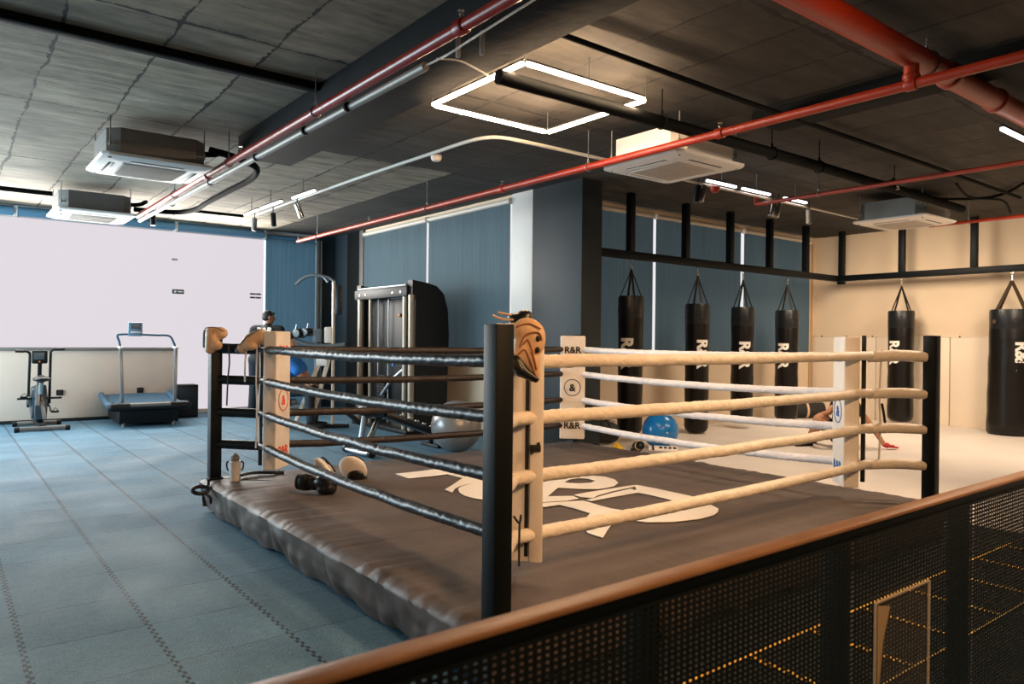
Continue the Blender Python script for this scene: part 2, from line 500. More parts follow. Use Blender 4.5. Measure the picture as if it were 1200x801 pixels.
# ceiling beams
struct('ceiling_shade_area', MB().bb(2.86, XR, YN, 7.36, ZC-.004, ZC), M['ceiling_shaded'])  # thin darker sheet paints in the window light fading over the ring
struct('ceiling_shade_area', MB().bb(4.83, XI, 7.36, YF, ZC-.004, ZC), M['ceiling_shaded'])
mb = MB().bb(2.33, 2.86, YN, 7.42, 3.10, ZC+.01, bev=.008)
struct('ceiling_beam', mb, M['beam'])
struct('ceiling_beam', MB().bb(XL, 2.33, 5.44, 5.53, 3.255, ZC+.01, bev=.004), M['beam'])
struct('ceiling_beam', MB().bb(5.5, 5.92, YN, 3.75, 3.22, ZC+.01, bev=.008), M['beam'])
# far wall (left of the picture): full-height window bays, low wall in front of them
bays = [(-2.8, -1.35), (-1.35, .93), (.93, 3.21), (3.21, 4.75), (4.75, 5.78)]
for i, (a, b) in enumerate(bays):
    w = MB().bb(a, b, YF-.02, YF+.05, .07, 3.13)
    if i == 4:
        w = MB().bb(a, b, YF+.03, YF+.1, .07, 3.13)
        struct('window_%d' % (i+1), w, M['window_dim'])
    else:
        struct('window_%d' % (i+1), w, M['sunlit_window'])
mb = MB().bb(XL, XI, YF, YF+.2, 0, .07).bb(XL, XI, YF, YF+.2, 3.13, ZC)
struct('wall_far', mb, M['white_wall'])
struct('baseboard_far', MB().bb(3.18, 5.78, YF-.03, YF, 0, .07, bev=.005), M['white_wall'])
struct('wall_far_corner', MB().bb(5.80, XI, YF-.10, YF+.2, 0, ZC), M['darkwall'])
struct('trim_1', MB().bb(5.74, 5.80, YF-.14, YF-.0, 0, 3.2, bev=.006).bb(5.81, 5.835, YF-.16, YF-.1, 0, 3.2, bev=.004), M['galv_dark'])
# low wall with metal rail in front of the windows
hw = struct('wall_low', MB().bb(XL, 3.15, 13.28, 13.42, 0, 1.10, bev=.004), M['low_wall'])
tr = struct('trim_2', MB().bb(XL, 3.19, 13.25, 13.45, 1.095, 1.145, bev=.008), M['galvanised'])
struct('baseboard_low', MB().bb(XL, 3.16, 13.26, 13.28, 0, .05, bev=.004), M['mat_black'])
# inner wall (x = 6.15) with sill, windows behind the blinds
struct('wall_inner', MB().bb(XI, XI+.12, 7.9, YF, 0, 1.05).bb(XI, XI+.12, 7.9, YF, 3.24, ZC).bb(XI, XI+.12, 12.30, YF, 1.05, 3.24), M['beige_wall'])
struct('wall_inner_corner', MB().bb(XI-.05, XI, 12.42, 12.92, 0, ZC), M['beam'])
struct('wall_inner_corner', MB().bb(XI-.03, XI, 12.92, YF-.1, 0, ZC), M['darkwall'])
struct('trim_3', MB().bb(XI-.05, XI, 12.28, 12.42, 0, ZC, bev=.005), M['galv_dark'])
struct('window_6', MB().bb(XI+.08, XI+.13, 7.95, 10.065, 1.05, 3.24), M['window_glow'])
struct('window_7', MB().bb(XI+.08, XI+.13, 10.065, 12.28, 1.05, 3.24), M['window_glow'])
# dark pillar with its white edge strip
struct('pillar', MB().bb(XI-.02, 6.47, 6.52, 7.46, 0, ZC, bev=.006), M['navy'])
struct('pillar_white_edge', MB().bb(XI-.02, 6.47, 7.46, 7.90, 0, ZC, bev=.004), M['white_wall'])
# back wall (y = 7.5) with low sill, windows behind the blinds
struct('wall_back', MB().bb(6.47, XR, YB, YB+.15, 0, 1.06).bb(6.47, XR, YB, YB+.15, 3.26, ZC).bb(12.88, XR, YB, YB+.15, 1.06, 3.26).bb(6.47, 6.6, YB, YB+.15, 1.06, 3.26), M['beige_wall'])
for i, (a, b) in enumerate(((6.6, 8.52), (8.52, 10.73), (10.73, 12.88))):
    struct('window_%d' % (8+i), MB().bb(a, b, YB+.10, YB+.14, 1.06, 3.26), M['window_glow'])
struct('trim_4', MB().bb(12.88, 12.97, YB-.03, YB, 0, 3.2, bev=.005), mat('warm_jamb', '#b99a72', .7))
# right wall with lower padding and a thin capping
struct('wall_right', MB().bb(XR, XR+.15, YN, YB+.15, 0, ZC), M['beige_wall'])
mb = MB()
yy = YB
while yy > YN:
    mb.bb(XR-.045, XR, yy-1.195, yy-.005, .01, 1.455, bev=.012); yy -= 1.2
struct('wall_right_padding', mb, M['beige_pad'])
cap = struct('trim_5', MB().bb(XR-.05, XR, YN, YB, 1.455, 1.475, bev=.003), M['beige_pad'])
mb = MB()
for i in range(14):
    y = 7.3 - i*.47
    mb.cyl((XR-.06, y, 1.465), (XR-.045, y, 1.465), .013, n=10)
mb.obj('screw', M['dark_slot'], cap)
# walls that close the hall outside the picture
struct('wall_left', MB().bb(XL-.15, XL, YN, YF, 0, ZC), M['white_wall'])
struct('wall_rear', MB().bb(XL, XR, YN-.15, YN, 0, ZC), M['darkwall'])

# ------------------------------------------------------------------ roller blinds
def blind(name_label, p0, p1, zb, zt, inward, cassette, group, dark=True):
    """fabric hanging between p0 and p1 (x, y), facing inward"""
    p0, p1 = V((p0[0], p0[1], 0)), V((p1[0], p1[1], 0))
    c = (p0 + p1) / 2; w = (p1 - p0).length
    rz = math.atan2((p1-p0).y, (p1-p0).x)
    t = thing('roller_blind', name_label, 'blind', c, rz, group)
    if zb < zt - .25:
        b = bmesh.new(); nx, nz = 60, 16
        vs = [[b.verts.new((-w/2 + w*i/nx, .004*noise.noise(V((i*.35, j*.1, c.x))), zb + (zt-zb)*j/nz)) for j in range(nz+1)] for i in range(nx+1)]
        for i in range(nx):
            for j in range(nz):
                b.faces.new((vs[i][j], vs[i+1][j], vs[i+1][j+1], vs[i][j+1]))
        m_ = MB(); m_.bm.free(); m_.bm = b
        m_.obj('fabric', M['blind'], t)
        MB().cyl((-w/2, 0, zb), (w/2, 0, zb), .013, n=12).obj('bottom_bar', cassette, t)
    mb = MB()
    mb.cyl((-w/2+.005, 0, zt+.03), (w/2-.005, 0, zt+.03), .034, n=20)
    mb.obj('roller', cassette, t)
    mb = MB()
    for sx in (-1, 1):
        mb.box((sx*(w/2-.004), 0, zt+.03), (.008, .075, .085), bev=.003)
    mb.obj('bracket', M['white_plastic'], t)
    return t
# rolled up at the top of the bright bays
for (a, b), lab in zip(bays[:4], ('rolled-up blue blind tube farthest left over the bright windows', 'rolled-up blue blind tube above the exercise bike', 'rolled-up blue blind tube above the treadmill', 'short rolled-up blue blind tube beside the lowered blue blind')):
    t = thing('roller_blind', lab, 'blind', ((a+b)/2, YF-.09, 0), 0, 'rolled-up blinds over the bright windows')
    w = b - a - .05
    MB().cyl((-w/2, 0, 3.215), (w/2, 0, 3.215), .072, n=24).obj('roller', M['cassette'], t)
    mb = MB()
    for sx in (-1, 1): mb.box((sx*(w/2+.012), .02, 3.215), (.02, .13, .16), bev=.004)
    mb.obj('bracket', M['white_plastic'], t)
    MB().bb(-w/2, w/2, -.06, .07, 3.285, 3.30, bev=.003).obj('head_rail', M['galvanised'], t)
blind('lowered blue roller blind at the end of the bright window wall', (4.77, YF-.06), (5.73, YF-.06), .08, 3.17, -1, M['cassette'], None)
ig = 'lowered blinds behind the cable machine'
blind('lowered grey-blue blind beside the white pillar edge, right of the light slit', (XI-.03, 7.92), (XI-.03, 10.03), 1.02, 3.19, -1, M['cream_metal'], ig)
blind('lowered grey-blue blind above the cable machine, left of the light slit', (XI-.03, 10.09), (XI-.03, 12.26), 1.02, 3.19, -1, M['cream_metal'], ig)
bg = 'lowered blinds behind the punching bags'
blind('lowered dark blue blind next to the pillar behind the first bags', (6.5, YB-.03), (8.49, YB-.03), 1.03, 3.19, -1, M['cream_metal'], bg)
blind('lowered dark blue blind in the middle behind the punching bags', (8.55, YB-.03), (10.69, YB-.03), 1.03, 3.19, -1, M['cream_metal'], bg)
blind('lowered dark blue blind nearest the beige corner behind the bags', (10.78, YB-.03), (12.84, YB-.03), 1.03, 3.19, -1, M['cream_metal'], bg)

# ------------------------------------------------------------------ bag racks
YR, XRk, ZB0, ZB1 = 6.8, 12.6, 2.43, 2.53
t = thing('bag_rack', 'black steel bag rack hung from the ceiling along the window wall', 'rack', ((6.48+12.75)/2, YR, ZB0))
MB().bb(6.48, 12.75, YR-.05, YR+.05, ZB0, ZB1, bev=.004).obj('beam', M['black_steel'], t, world=True)
for x in (7.28, 8.42, 9.46, 10.50, 11.56):
    MB().bb(x-.045, x+.045, YR-.045, YR+.045, ZB1, ZC-.005, bev=.004).obj('upright', M['black_steel'], t, world=True)
MB().bb(12.70, 12.78, YR-.06, YR+.06, ZB0-.04, ZB1+.0, bev=.006).obj('end_cap', M['black_steel'], t, world=True)
t = thing('bag_rack', 'black steel bag rack hung from the ceiling along the beige wall', 'rack', (XRk, 2.6, ZB0))
MB().bb(XRk-.05, XRk+.05, -1.5, YR-.06, ZB0, ZB1, bev=.004).obj('beam', M['black_steel'], t, world=True)
for y in (6.72, 5.69, 4.61, 3.4, 2.2, 1.0):
    MB().bb(XRk-.045, XRk+.045, y-.045, y+.045, ZB1, ZC-.005, bev=.004).obj('upright', M['black_steel'], t, world=True)

# ------------------------------------------------------------------ punching bags
def letter_wrap(txt, length, R, ang, zc):
    """lettering rotated a quarter turn clockwise and bent round a drum of radius R, centred at angle ang"""
    me = text_mesh(txt, .165, ext=0, bold=.055)
    b = bmesh.new(); b.from_mesh(me)
    w = max(v.co.x for v in b.verts) - min(v.co.x for v in b.verts)
    bmesh.ops.scale(b, vec=(length/w, 1, 1), verts=b.verts)
    for k in range(-11, 12):
        bmesh.ops.bisect_plane(b, geom=b.verts[:] + b.edges[:] + b.faces[:], plane_co=(0, k*.012, 0), plane_no=(0, 1, 0))
    for v in b.verts:
        x, y = v.co.x, v.co.y        # reads top to bottom: x -> -z, y -> +u
        a = ang + y / R
        v.co = V(((R+.0025)*math.cos(a), (R+.0025)*math.sin(a), zc - x))
    m_ = MB(); m_.bm.free(); m_.bm = b
    return m_
def punching_bag(label, x, y, rad, zb, zt, ang, zl, hookz, llen=.42, round_bottom=True, nstrap=4, taper=0, sw=.028, sm='webbing'):
    t = thing('punching_bag', label, 'punching bag', (x, y, 0), 0, 'punching bags on the rack')
    H = zt - zb
    rb = .10 if round_bottom else .03
    prof = [(0, zb)]
    for k in range(1, 7):
        a = k/6*PI/2
        prof.append(((rad+taper)*(.55 + .45*math.sin(a)) if k else 0, zb + rb*(1-math.cos(a))))
    for k in range(1, 12):
        q = k/12
        prof.append((rad + taper*(1-q) + .004*math.sin(k*2.1), zb + rb + (H-rb-.05)*q))
    prof += [(rad, zt-.05), (rad*.985, zt-.012), (rad*.93, zt), (rad*.3, zt+.004), (0, zt+.004)]
    MB().lathe(prof, n=40).obj('body', M['bag'], t)
    # sewn collar and hem
    mb = MB().lathe([(rad+.004, zt-.28), (rad+.006, zt-.275), (rad+.006, zt-.03), (rad*.99, zt+.006), (rad*.97, zt+.006), (rad*.97, zt-.28)], n=40)
    mb.obj('collar', M['black_vinyl'], t)
    apex = V((0, 0, hookz - .13))
    for k in range(nstrap):
        a = PI/4 + k*2*PI/nstrap + .25
        p = V((rad*.93*math.cos(a), rad*.93*math.sin(a), zt-.02))
        q = V((rad*1.04*math.cos(a), rad*1.04*math.sin(a), zt-.20))
        mb = MB()
        d = V((math.cos(a), math.sin(a), 0)); s_ = V((-math.sin(a), math.cos(a), 0))
        mb.bar(p, apex, sw, .006, up=d)
        mb.bar(p, q, sw, .006, up=d)
        mb.obj('strap', M[sm], t)
    MB().tube([(0, 0, hookz-.13), (.012, 0, hookz-.12), (.014, 0, hookz-.05), (0, 0, hookz-.035), (-.014, 0, hookz-.05), (-.012, 0, hookz-.12)], .006, n=8, closed=True).tube([(0, .0, hookz-.04), (0, .012, hookz-.03), (0, .012, hookz), (0, -.012, hookz), (0, -.012, hookz-.03)], .005, n=8, closed=True).obj('carabiner', M['chrome'], t)
    lm = letter_wrap('R&R', llen, rad + taper*.4, ang, zl)
    lm.obj('lettering', M['white_print'], t, flat=True)
    return t
va = lambda x, y: math.atan2(-y, -x)     # angle facing the viewer
def facing(x, y, off, rad): return va(x, y) + math.asin(max(-.95, min(.95, off/rad)))
bags = [
 ('black punching bag with white lettering, next to the dark pillar', 7.30, YR, .165, .10, 1.93, -.045, 1.18, .42),
 ('black punching bag second from the pillar, above the blue ball', 8.70, YR, .17, .03, 1.88, .085, 1.17, .42),
 ('black punching bag third from the pillar, in front of the second light slit', 9.80, YR, .168, .14, 1.87, .045, 1.15, .42),
 ('black punching bag fourth from the pillar, nearest the beige corner on the window side', 11.02, YR, .18, .07, 1.86, -.05, 1.13, .42),
]
for l, x, y, r_, zb, zt, off, zl, ll in bags:
    punching_bag(l, x, y, r_, zb, zt, facing(x, y, off, r_), zl, ZB0-.006, ll)
punching_bag('slim black punching bag in front of the beige wall with a small white print', XRk, 5.69, .195, .06, 1.88, facing(XRk, 5.69, -.10, .195), 1.20, ZB0-.006, .40)
punching_bag('fattest black punching bag at the right edge by the beige wall', XRk, 4.10, .275, .015, 1.86, facing(XRk, 4.10, .13, .275), 1.18, ZB0-.006, .43, round_bottom=False, taper=.03, sw=.06, sm='wide_web')
# ------------------------------------------------------------------ boxing ring
px0, py0, px1, py1, S = 1.649, 2.21, 5.492, 5.93, .085    # outer faces of the four posts
RC = V(((px0+px1)/2, (py0+py1)/2, 0)); ZCAN = .2485; ZP = 1.40
ring = thing('boxing_ring', 'boxing ring on a low dark canvas platform with black and white ropes', 'boxing ring', RC)
x0, x1, y0, y1 = px0-.045, px1+.03, py0-.05, py1+.05
# platform: cloth-covered slab, pleated skirt
def platform():
    b = bmesh.new()
    W, L = x1-x0, y1-y0
    per = []
    step = .02; rc = .04
    def side(a, bpt):
        a, bpt = V(a), V(bpt); n = int((bpt-a).length/step)
        return [(a + (bpt-a)*i/n) for i in range(n)]
    c = [(x0, y0, 0), (x1, y0, 0), (x1, y1, 0), (x0, y1, 0)]
    for i in range(4): per += side(c[i], c[(i+1) % 4])
    n = len(per)
    cx, cy = (x0+x1)/2, (y0+y1)/2
    insets = [.75, .6, .5, .42, .34, .27, .2, .14, .09, .05, .025]
    rings = []
    for ins in insets:
        rg = []
        for i, p in enumerate(per):
            qx = max(x0+ins, min(x1-ins, p.x)); qy = max(y0+ins, min(y1-ins, p.y))
            s = i*step
            fall = max(0, 1 - ins/.62)
            wr = abs(noise.noise(V((s*7.5, ins*.8, 3.1)))) * .020 + abs(noise.noise(V((s*17, ins*1.5, 9)))) * .008
            z = ZCAN - .006 + fall*wr - (.012 if ins < .03 else 0)
            rg.append(b.verts.new((qx, qy, z)))
        rings.append(rg)
    nz = 12
    for j in range(nz+1):
        q = j/nz
        rg = []
        for i, p in enumerate(per):
            s = i*step
            d = V((p.x-cx, p.y-cy, 0))
            nx = 1 if abs(p.x-x1) < 1e-4 else (-1 if abs(p.x-x0) < 1e-4 else 0)
            ny = 1 if abs(p.y-y1) < 1e-4 else (-1 if abs(p.y-y0) < 1e-4 else 0)
            amp = math.sin(min(1, q*1.15)*PI*.62)
            w = (noise.noise(V((s*4.2, q*.9, 1.7)))*.030 + noise.noise(V((s*11, q*1.4, 7.7)))*.012 + abs(noise.noise(V((s*6.5, q*2.2, 5)))) * .018)
            o = amp*w + .012*amp - .055*q
            zb = .012 + .035*abs(noise.noise(V((s*3.3, 0, 4.4))))
            z = (ZCAN-.03)*(1-q) + zb*q
            rg.append(b.verts.new((p.x + nx*o, p.y + ny*o, z)))
        rings.append(rg)
    for A, B in zip(rings, rings[1:]):
        for k in range(n):
            k2 = (k+1) % n
            try: b.faces.new((A[k], B[k], B[k2], A[k2]))
            except ValueError: pass
    bmesh.ops.remove_doubles(b, verts=b.verts, dist=1e-5)
    m_ = MB(); m_.bm.free(); m_.bm = b
    ins = insets[0] - .002
    m_.bb(x0+ins, x1-ins, y0+ins, y1-ins, ZCAN-.03, ZCAN-.0055)
    bmesh.ops.recalc_face_normals(m_.bm, faces=m_.bm.faces)
    return m_
platform().obj('canvas_platform', M['canvas'], ring, world=True, sharp=60)
# printed emblem lettering on the canvas (flat print, outlines as measured on the canvas, metres)
emb = MB(); emb_n = 0
def pr(poly, holes=()):
    global emb_n
    emb_n += 1          # each printed stroke a hair above the one before, so overlaps stay clean
    emb.prism(poly, .0012 + .0003*emb_n, Matrix.Translation((0, 0, ZCAN+.0005)), holes)
pr([(2.921, 5.265), (3.128, 5.253), (3.335, 5.267), (3.348, 5.209), (3.331, 4.928), (3.329, 4.654), (3.343, 4.561), (3.212, 4.59), (3.083, 4.56), (2.986, 4.494), (2.897, 4.392), (2.909, 4.511), (3.012, 4.59), (3.209, 4.758), (3.267, 4.803), (3.261, 4.873), (3.255, 5.012), (3.108, 5.009), (2.91, 5.028)])
pr([(2.998, 4.467), (3.066, 4.534), (3.169, 4.572), (3.299, 4.612), (3.502, 4.641), (3.618, 4.561), (3.629, 4.425), (3.618, 4.309), (3.396, 4.043), (3.255, 3.967), (3.139, 3.954), (3.043, 3.983), (2.935, 4.091), (2.913, 4.14), (2.91, 4.26), (2.939, 4.362)])
pr([(3.466, 4.379), (3.648, 4.344), (3.769, 4.322), (3.932, 4.317), (4.069, 4.316), (4.186, 4.291), (4.232, 4.192), (4.21, 4.07), (4.136, 3.964), (4.022, 3.893), (3.912, 3.873), (3.832, 3.881), (3.723, 3.971), (3.627, 4.086), (3.371, 3.903), (3.524, 3.812), (3.501, 3.727), (3.381, 3.721), (3.239, 3.777), (3.05, 3.85)],
   [[(3.808, 4.217), (3.919, 4.278), (4.014, 4.282), (4.062, 4.211), (4.045, 4.121), (3.966, 4.087), (3.881, 4.116), (3.819, 4.169)]])
pr([(3.554, 3.835), (3.726, 3.839), (3.942, 3.837), (4.173, 3.833), (4.146, 3.792), (4.064, 3.781), (3.867, 3.764), (3.674, 3.721), (3.588, 3.675), (3.543, 3.756)])
pr([(3.51, 3.663), (3.594, 3.67), (3.691, 3.696), (3.85, 3.726), (4.042, 3.749), (4.044, 3.719), (4.003, 3.692), (4.063, 3.706), (4.154, 3.816), (4.186, 3.824), (4.206, 3.644), (4.204, 3.285), (4.08, 3.047), (4.034, 2.966), (3.955, 2.912), (3.86, 2.874), (3.709, 2.863), (3.522, 2.908), (3.378, 3.001), (3.344, 3.073), (3.374, 3.101), (3.47, 3.083), (3.606, 3.089), (3.988, 3.29), (3.997, 3.494), (3.984, 3.623), (3.722, 3.622), (3.509, 3.615)])
pr([(3.011, 3.801), (3.222, 3.757), (3.363, 3.701), (3.477, 3.654), (3.467, 3.51), (3.462, 3.377), (3.487, 3.297), (3.365, 3.191), (3.182, 3.094), (3.052, 3.005), (2.913, 2.903), (2.916, 3.027), (3.018, 3.179), (3.167, 3.298), (3.259, 3.363), (3.269, 3.514), (3.26, 3.655), (3.142, 3.663), (2.954, 3.729)])
emb.obj('canvas_lettering', M['white_print'], ring, world=True, flat=True)

corners = {'N': (px0, py0, 1, 1), 'R': (px1, py0, -1, 1), 'K': (px1, py1, -1, -1), 'L': (px0, py1, 1, -1)}
ROPEZ = {'L': (.515, .76, 1.01, 1.25), 'N': (.47, .73, .995, 1.246), 'K': (.485, .742, 1.005, 1.25), 'R': (.50, .75, .995, 1.255)}
DC, DP = .42, .56
cpt = {}
for k, (cx, cy, sx, sy) in corners.items():
    mx_, my_ = cx + sx*S/2, cy + sy*S/2       # post axis
    po = MB().bb(cx, cx+sx*S, cy, cy+sy*S, .03, ZP, bev=.006).bb(cx-.012, cx+sx*S+.012*sx, cy-.012, cy+sy*S+.012*sy, ZCAN-.01, ZCAN+.012, bev=.004).obj('post', M['black_steel'], ring, world=True)
    dc = {'L': .37, 'R': .40}.get(k, DC) / math.sqrt(2)
    cpt[k] = V((mx_ + sx*dc, my_ + sy*dc, 0))
# ropes: four on each side
def rope(a, b, za, zb, m, r, sag, seed):
    """padded rope with a diagonally creased cover"""
    n, k = 260, 18
    d = (b-a).normalized(); side = V((0, 0, 1)).cross(d); L = (b-a).length
    b2 = bmesh.new(); rings = []
    for i in range(n+1):
        t = i/n; s_ = t*L
        p = a.lerp(b, t)
        c = V((p.x, p.y, za + (zb-za)*t - sag*4*t*(1-t) + .004*noise.noise(V((t*9, seed, 2))))) + side*.004*noise.noise(V((t*9, seed, 5)))
        rg = []
        for j in range(k):
            an = 2*PI*j/k
            u, v = math.cos(an), math.sin(an)
            w = noise.noise(V((s_*34 + u*1.1, v*1.1 + s_*3, seed*3.1)))
            w2 = noise.noise(V((s_*11, u*.8, seed*1.7 + v*.8)))
            rr = r*(1 + (.10 if m is not M['rope_black_warm'] else .05)*w + .05*w2)
            rg.append(b2.verts.new(c + side*u*rr + V((0, 0, v*rr))))
        rings.append(rg)
    for A, B in zip(rings, rings[1:]):
        for j in range(k): b2.faces.new((A[j], A[(j+1) % k], B[(j+1) % k], B[j]))
    b2.faces.new(rings[0][::-1]); b2.faces.new(rings[-1])
    m_ = MB(); m_.bm.free(); m_.bm = b2
    return m_.obj('rope', m, ring, world=True, sharp=80)
sides = [('N', 'L', 'rope_black', 'black vinyl rope on the left side', .030), ('N', 'R', 'white_rope_warm', 'white rope tinted with warm light on the near right side', .031), ('K', 'R', 'white_rope', 'white rope on the far right side', .030), ('K', 'L', 'rope_black_warm', 'black rope tinted with warm light on the far left side', .029)]
for si, (a, b, m, lab, r) in enumerate(sides):
    for zi in range(4):
        A, B = cpt[a].copy(), cpt[b].copy()
        d = (B-A).normalized(); A -= d*.01; B += d*.02
        o = rope(A, B, ROPEZ[a][zi], ROPEZ[b][zi], M[m], r, (.035, .012, .045, .028)[si] * (1, .9, .8, .55)[zi], si*10+zi)
        o['label'] = lab
# turnbuckle covers from each post to its rope corner
for k, (cx, cy, sx, sy) in corners.items():
    mt = M['rope_black'] if k == 'L' else M['white_rope_warm']
    ax = V((cx + sx*S*.8, cy + sy*S*.8, 0))
    for zi, z in enumerate(ROPEZ[k]):
        e = cpt[k] + V((sx, sy, 0))*.015
        n = 14
        pts = []; rs = []
        for i in range(n+1):
            t = i/n
            p = ax.lerp(e, t)
            pts.append((p.x, p.y, z + (.012*math.sin(t*PI) - .006)*(k != 'L') - .006*t))
            rs.append((.040 if zi == 3 else .036)*(1 - (.03 if k == 'L' else .12)*abs(2*t-1)**3) * (1 + .06*noise.noise(V((t*5, zi, ord(k))))))
        o = MB().tube(pts, rs, n=16).obj('turnbuckle_cover', mt, ring, world=True, sharp=80)
        o['label'] = ('black' if k == 'L' else 'cream') + ' padded turnbuckle cover'
# corner pads
def ringpts(r, n=40): return [(r*math.cos(2*PI*i/n), r*math.sin(2*PI*i/n)) for i in range(n)]
PW, PT, PZ0, PZ1 = .25, .105, .345, 1.385
for k, (cx, cy, sx, sy) in corners.items():
    c = V((cx + sx*S/2, cy + sy*S/2, 0)) + V((sx, sy, 0)).normalized()*{'N': .545, 'R': .565, 'K': .50, 'L': .50}[k]
    rz = math.atan2(sx, -sy)
    T = Matrix.Translation(c) @ Matrix.Rotation(rz, 4, 'Z')
    # foam block with slightly bulging covers
    b = bmesh.new()
    bmesh.ops.create_cube(b, size=1)
    bmesh.ops.scale(b, vec=(PW, PT, PZ1-PZ0), verts=b.verts)
    bmesh.ops.bevel(b, geom=b.edges[:], offset=.014, segments=3, affect='EDGES', profile=.6)
    bmesh.ops.translate(b, vec=(0, 0, (PZ0+PZ1)/2), verts=b.verts)
    m_ = MB(); m_.bm.free(); m_.bm = b
    bmesh.ops.transform(b, matrix=T, verts=b.verts)
    pad = m_.obj('corner_pad', M['cream'], ring, world=True)
    pad['label'] = {'N': 'cream corner pad seen from behind with laced black slit', 'R': 'white corner pad with blue print', 'K': 'cream corner pad with black print', 'L': 'cream corner pad with orange print'}[k]
    # dark rear board and the slit down the back
    mb = MB()
    mb.box((-.062, PT/2+.004, (PZ0+PZ1)/2), (.016, .006, PZ1-PZ0-.06), bev=.002, M=T)
    mb.obj('lacing_slit', M['webbing'], pad, world=True)
    if k == 'N':
        mb = MB()
        mb.box((.085, PT/2+.008, (PZ0+PZ1)/2), (.09, .014, PZ1-PZ0-.02), bev=.006, M=T)
        mb.box((-.105, PT/2+.008, (PZ0+PZ1)/2-.01), (.06, .014, PZ1-PZ0-.03), bev=.006, M=T)
        mb.obj('back_flap', M['cream'], pad, world=True)
        mb = MB()
        mb.box((-.1, PT/2+.02, .86), (.05, .012, .03), bev=.003, M=T).box((-.115, PT/2+.02, .88), (.012, .016, .012), M=T).box((-.085, PT/2+.02, .84), (.012, .016, .012), M=T)
        mb.obj('buckle', M['webbing'], pad, world=True)
    if k != 'N':
        pm = {'R': M['blue_print'], 'K': M['black_print'], 'L': M['orange_print']}[k]
        for nm, txt, h, z in (('lettering', 'R&R', .066, 1.245), ('ampersand_emblem', '&', .072, .865), ('lettering', 'R&R', .066, .485)):
            X = T @ Matrix.Translation((0, -PT/2-.0015, z)) @ Matrix.Rotation(PI/2, 4, 'X')
            mb = MB().mesh(text_mesh(txt, h, ext=.001, bold=.04), X)
            if txt == '&':
                mb.prism(ringpts(.085), .002, X, [ringpts(.078)])
            mb.obj(nm, pm, pad, world=True, flat=True)
# vertical rope spacers and straps at the corners
def strap(pts, w, m, name='rope_spacer', lab=None):
    o = MB().tube(smoothpts(pts, 5), w, n=8).obj(name, m, ring, world=True)
    if lab: o['label'] = lab
k = cpt['L'] + V((-.034, -.036, 0))
for dx in (-.012, .014):
    strap([(k.x+dx, k.y+dx, 1.31), (k.x+dx*1.4, k.y+dx, 1.05), (k.x+dx*.8, k.y+dx, .8), (k.x+dx*1.2, k.y+dx, .50)], .0065, M['white_rope'], lab='white rope spacer')
k = cpt['R']
strap([(k.x+.05, k.y-.05, 1.30), (k.x+.045, k.y-.04, 1.0), (k.x+.05, k.y-.045, .75), (k.x+.045, k.y-.04, .48)], .007, M['cream'], lab='cream rope spacer')
MB().bb(k.x-.052, k.x-.028, k.y+.018, k.y+.042, .37, 1.395, bev=.003).obj('corner_strap', M['webbing'], ring, world=True)['label'] = 'black strap behind the right corner pad'
k = cpt['L']
MB().bb(k.x-.012, k.x+.012, k.y-.012, k.y+.012, .36, 1.33, bev=.003).obj('corner_strap', M['webbing'], ring, world=True)['label'] = 'black strap behind the left corner pad'
# tied cords on the near and right posts
for (p, q) in (((1.935, 2.465, .55), .16),):
    strap([(p[0]-.02, p[1]-.03, p[2]+.05), (p[0], p[1]-.045, p[2]+.02), (p[0]+.02, p[1]-.03, p[2]+.05), (p[0], p[1]-.045, p[2]), (p[0], p[1]-.045, p[2]-q)], .005, M['webbing'], 'tie_cord', 'black tie cord')
k = cpt['R']
strap([(k.x+.06, k.y-.05, .92), (k.x+.075, k.y-.055, .86), (k.x+.09, k.y-.06, .78)], .009, M['webbing'], 'tie_cord', 'black tie cord')
# cable coupling at the left corner of the platform
mb = MB().tube([(1.53 + .055*math.cos(a*PI/8), 5.66 + .035*math.sin(a*PI/8), .215 + .02*math.sin(a*PI/8)) for a in range(16)], .015, n=10, closed=True)
mb.tube([(1.58, 5.68, .22), (1.60, 5.72, .235), (1.61, 5.76, .26)], .013).tube([(1.56, 5.62, .19), (1.585, 5.60, .16), (1.59, 5.61, .12)], .01)
mb.obj('shackle', M['black_vinyl'], ring, world=True)['label'] = 'black looped shackle at the left corner'
# ------------------------------------------------------------------ ceiling services
def hanger(p, m=M['steel_grey'], parent=None, r=.03, top=ZC-.006):
    mb = MB().cyl((p[0], p[1], p[2]+r+.03), (p[0], p[1], top), .005, n=8)
    mb.tube([(p[0] + (r+.006)*math.cos(a*PI/10) * AX[0], p[1] + (r+.006)*math.cos(a*PI/10)*AX[1], p[2] + (r+.006)*math.sin(a*PI/10)) for a in range(20)], .005, n=6, closed=True)
    mb.cyl((p[0], p[1], p[2]+r), (p[0], p[1], p[2]+r+.04), .011, n=8)
    return mb.obj('hanger', m, parent, world=True)
AX = (1, 0)
def coupling(mb, p, d, r):
    d = V(d); p = V(p)
    mb.cyl(p - d*.035, p + d*.035, r*1.28, n=20, bev=.006)
def sprinkler(p, parent, down=False):
    s = -1 if down else 1
    mb = MB().cyl(p, (p[0], p[1], p[2]+s*.03), .011, n=10).cyl((p[0], p[1], p[2]+s*.03), (p[0], p[1], p[2]+s*.045), .016, .006, n=10).cyl((p[0], p[1], p[2]+s*.05), (p[0], p[1], p[2]+s*.054), .02, n=12)
    return mb.obj('sprinkler_head', M['chrome'], parent, world=True)
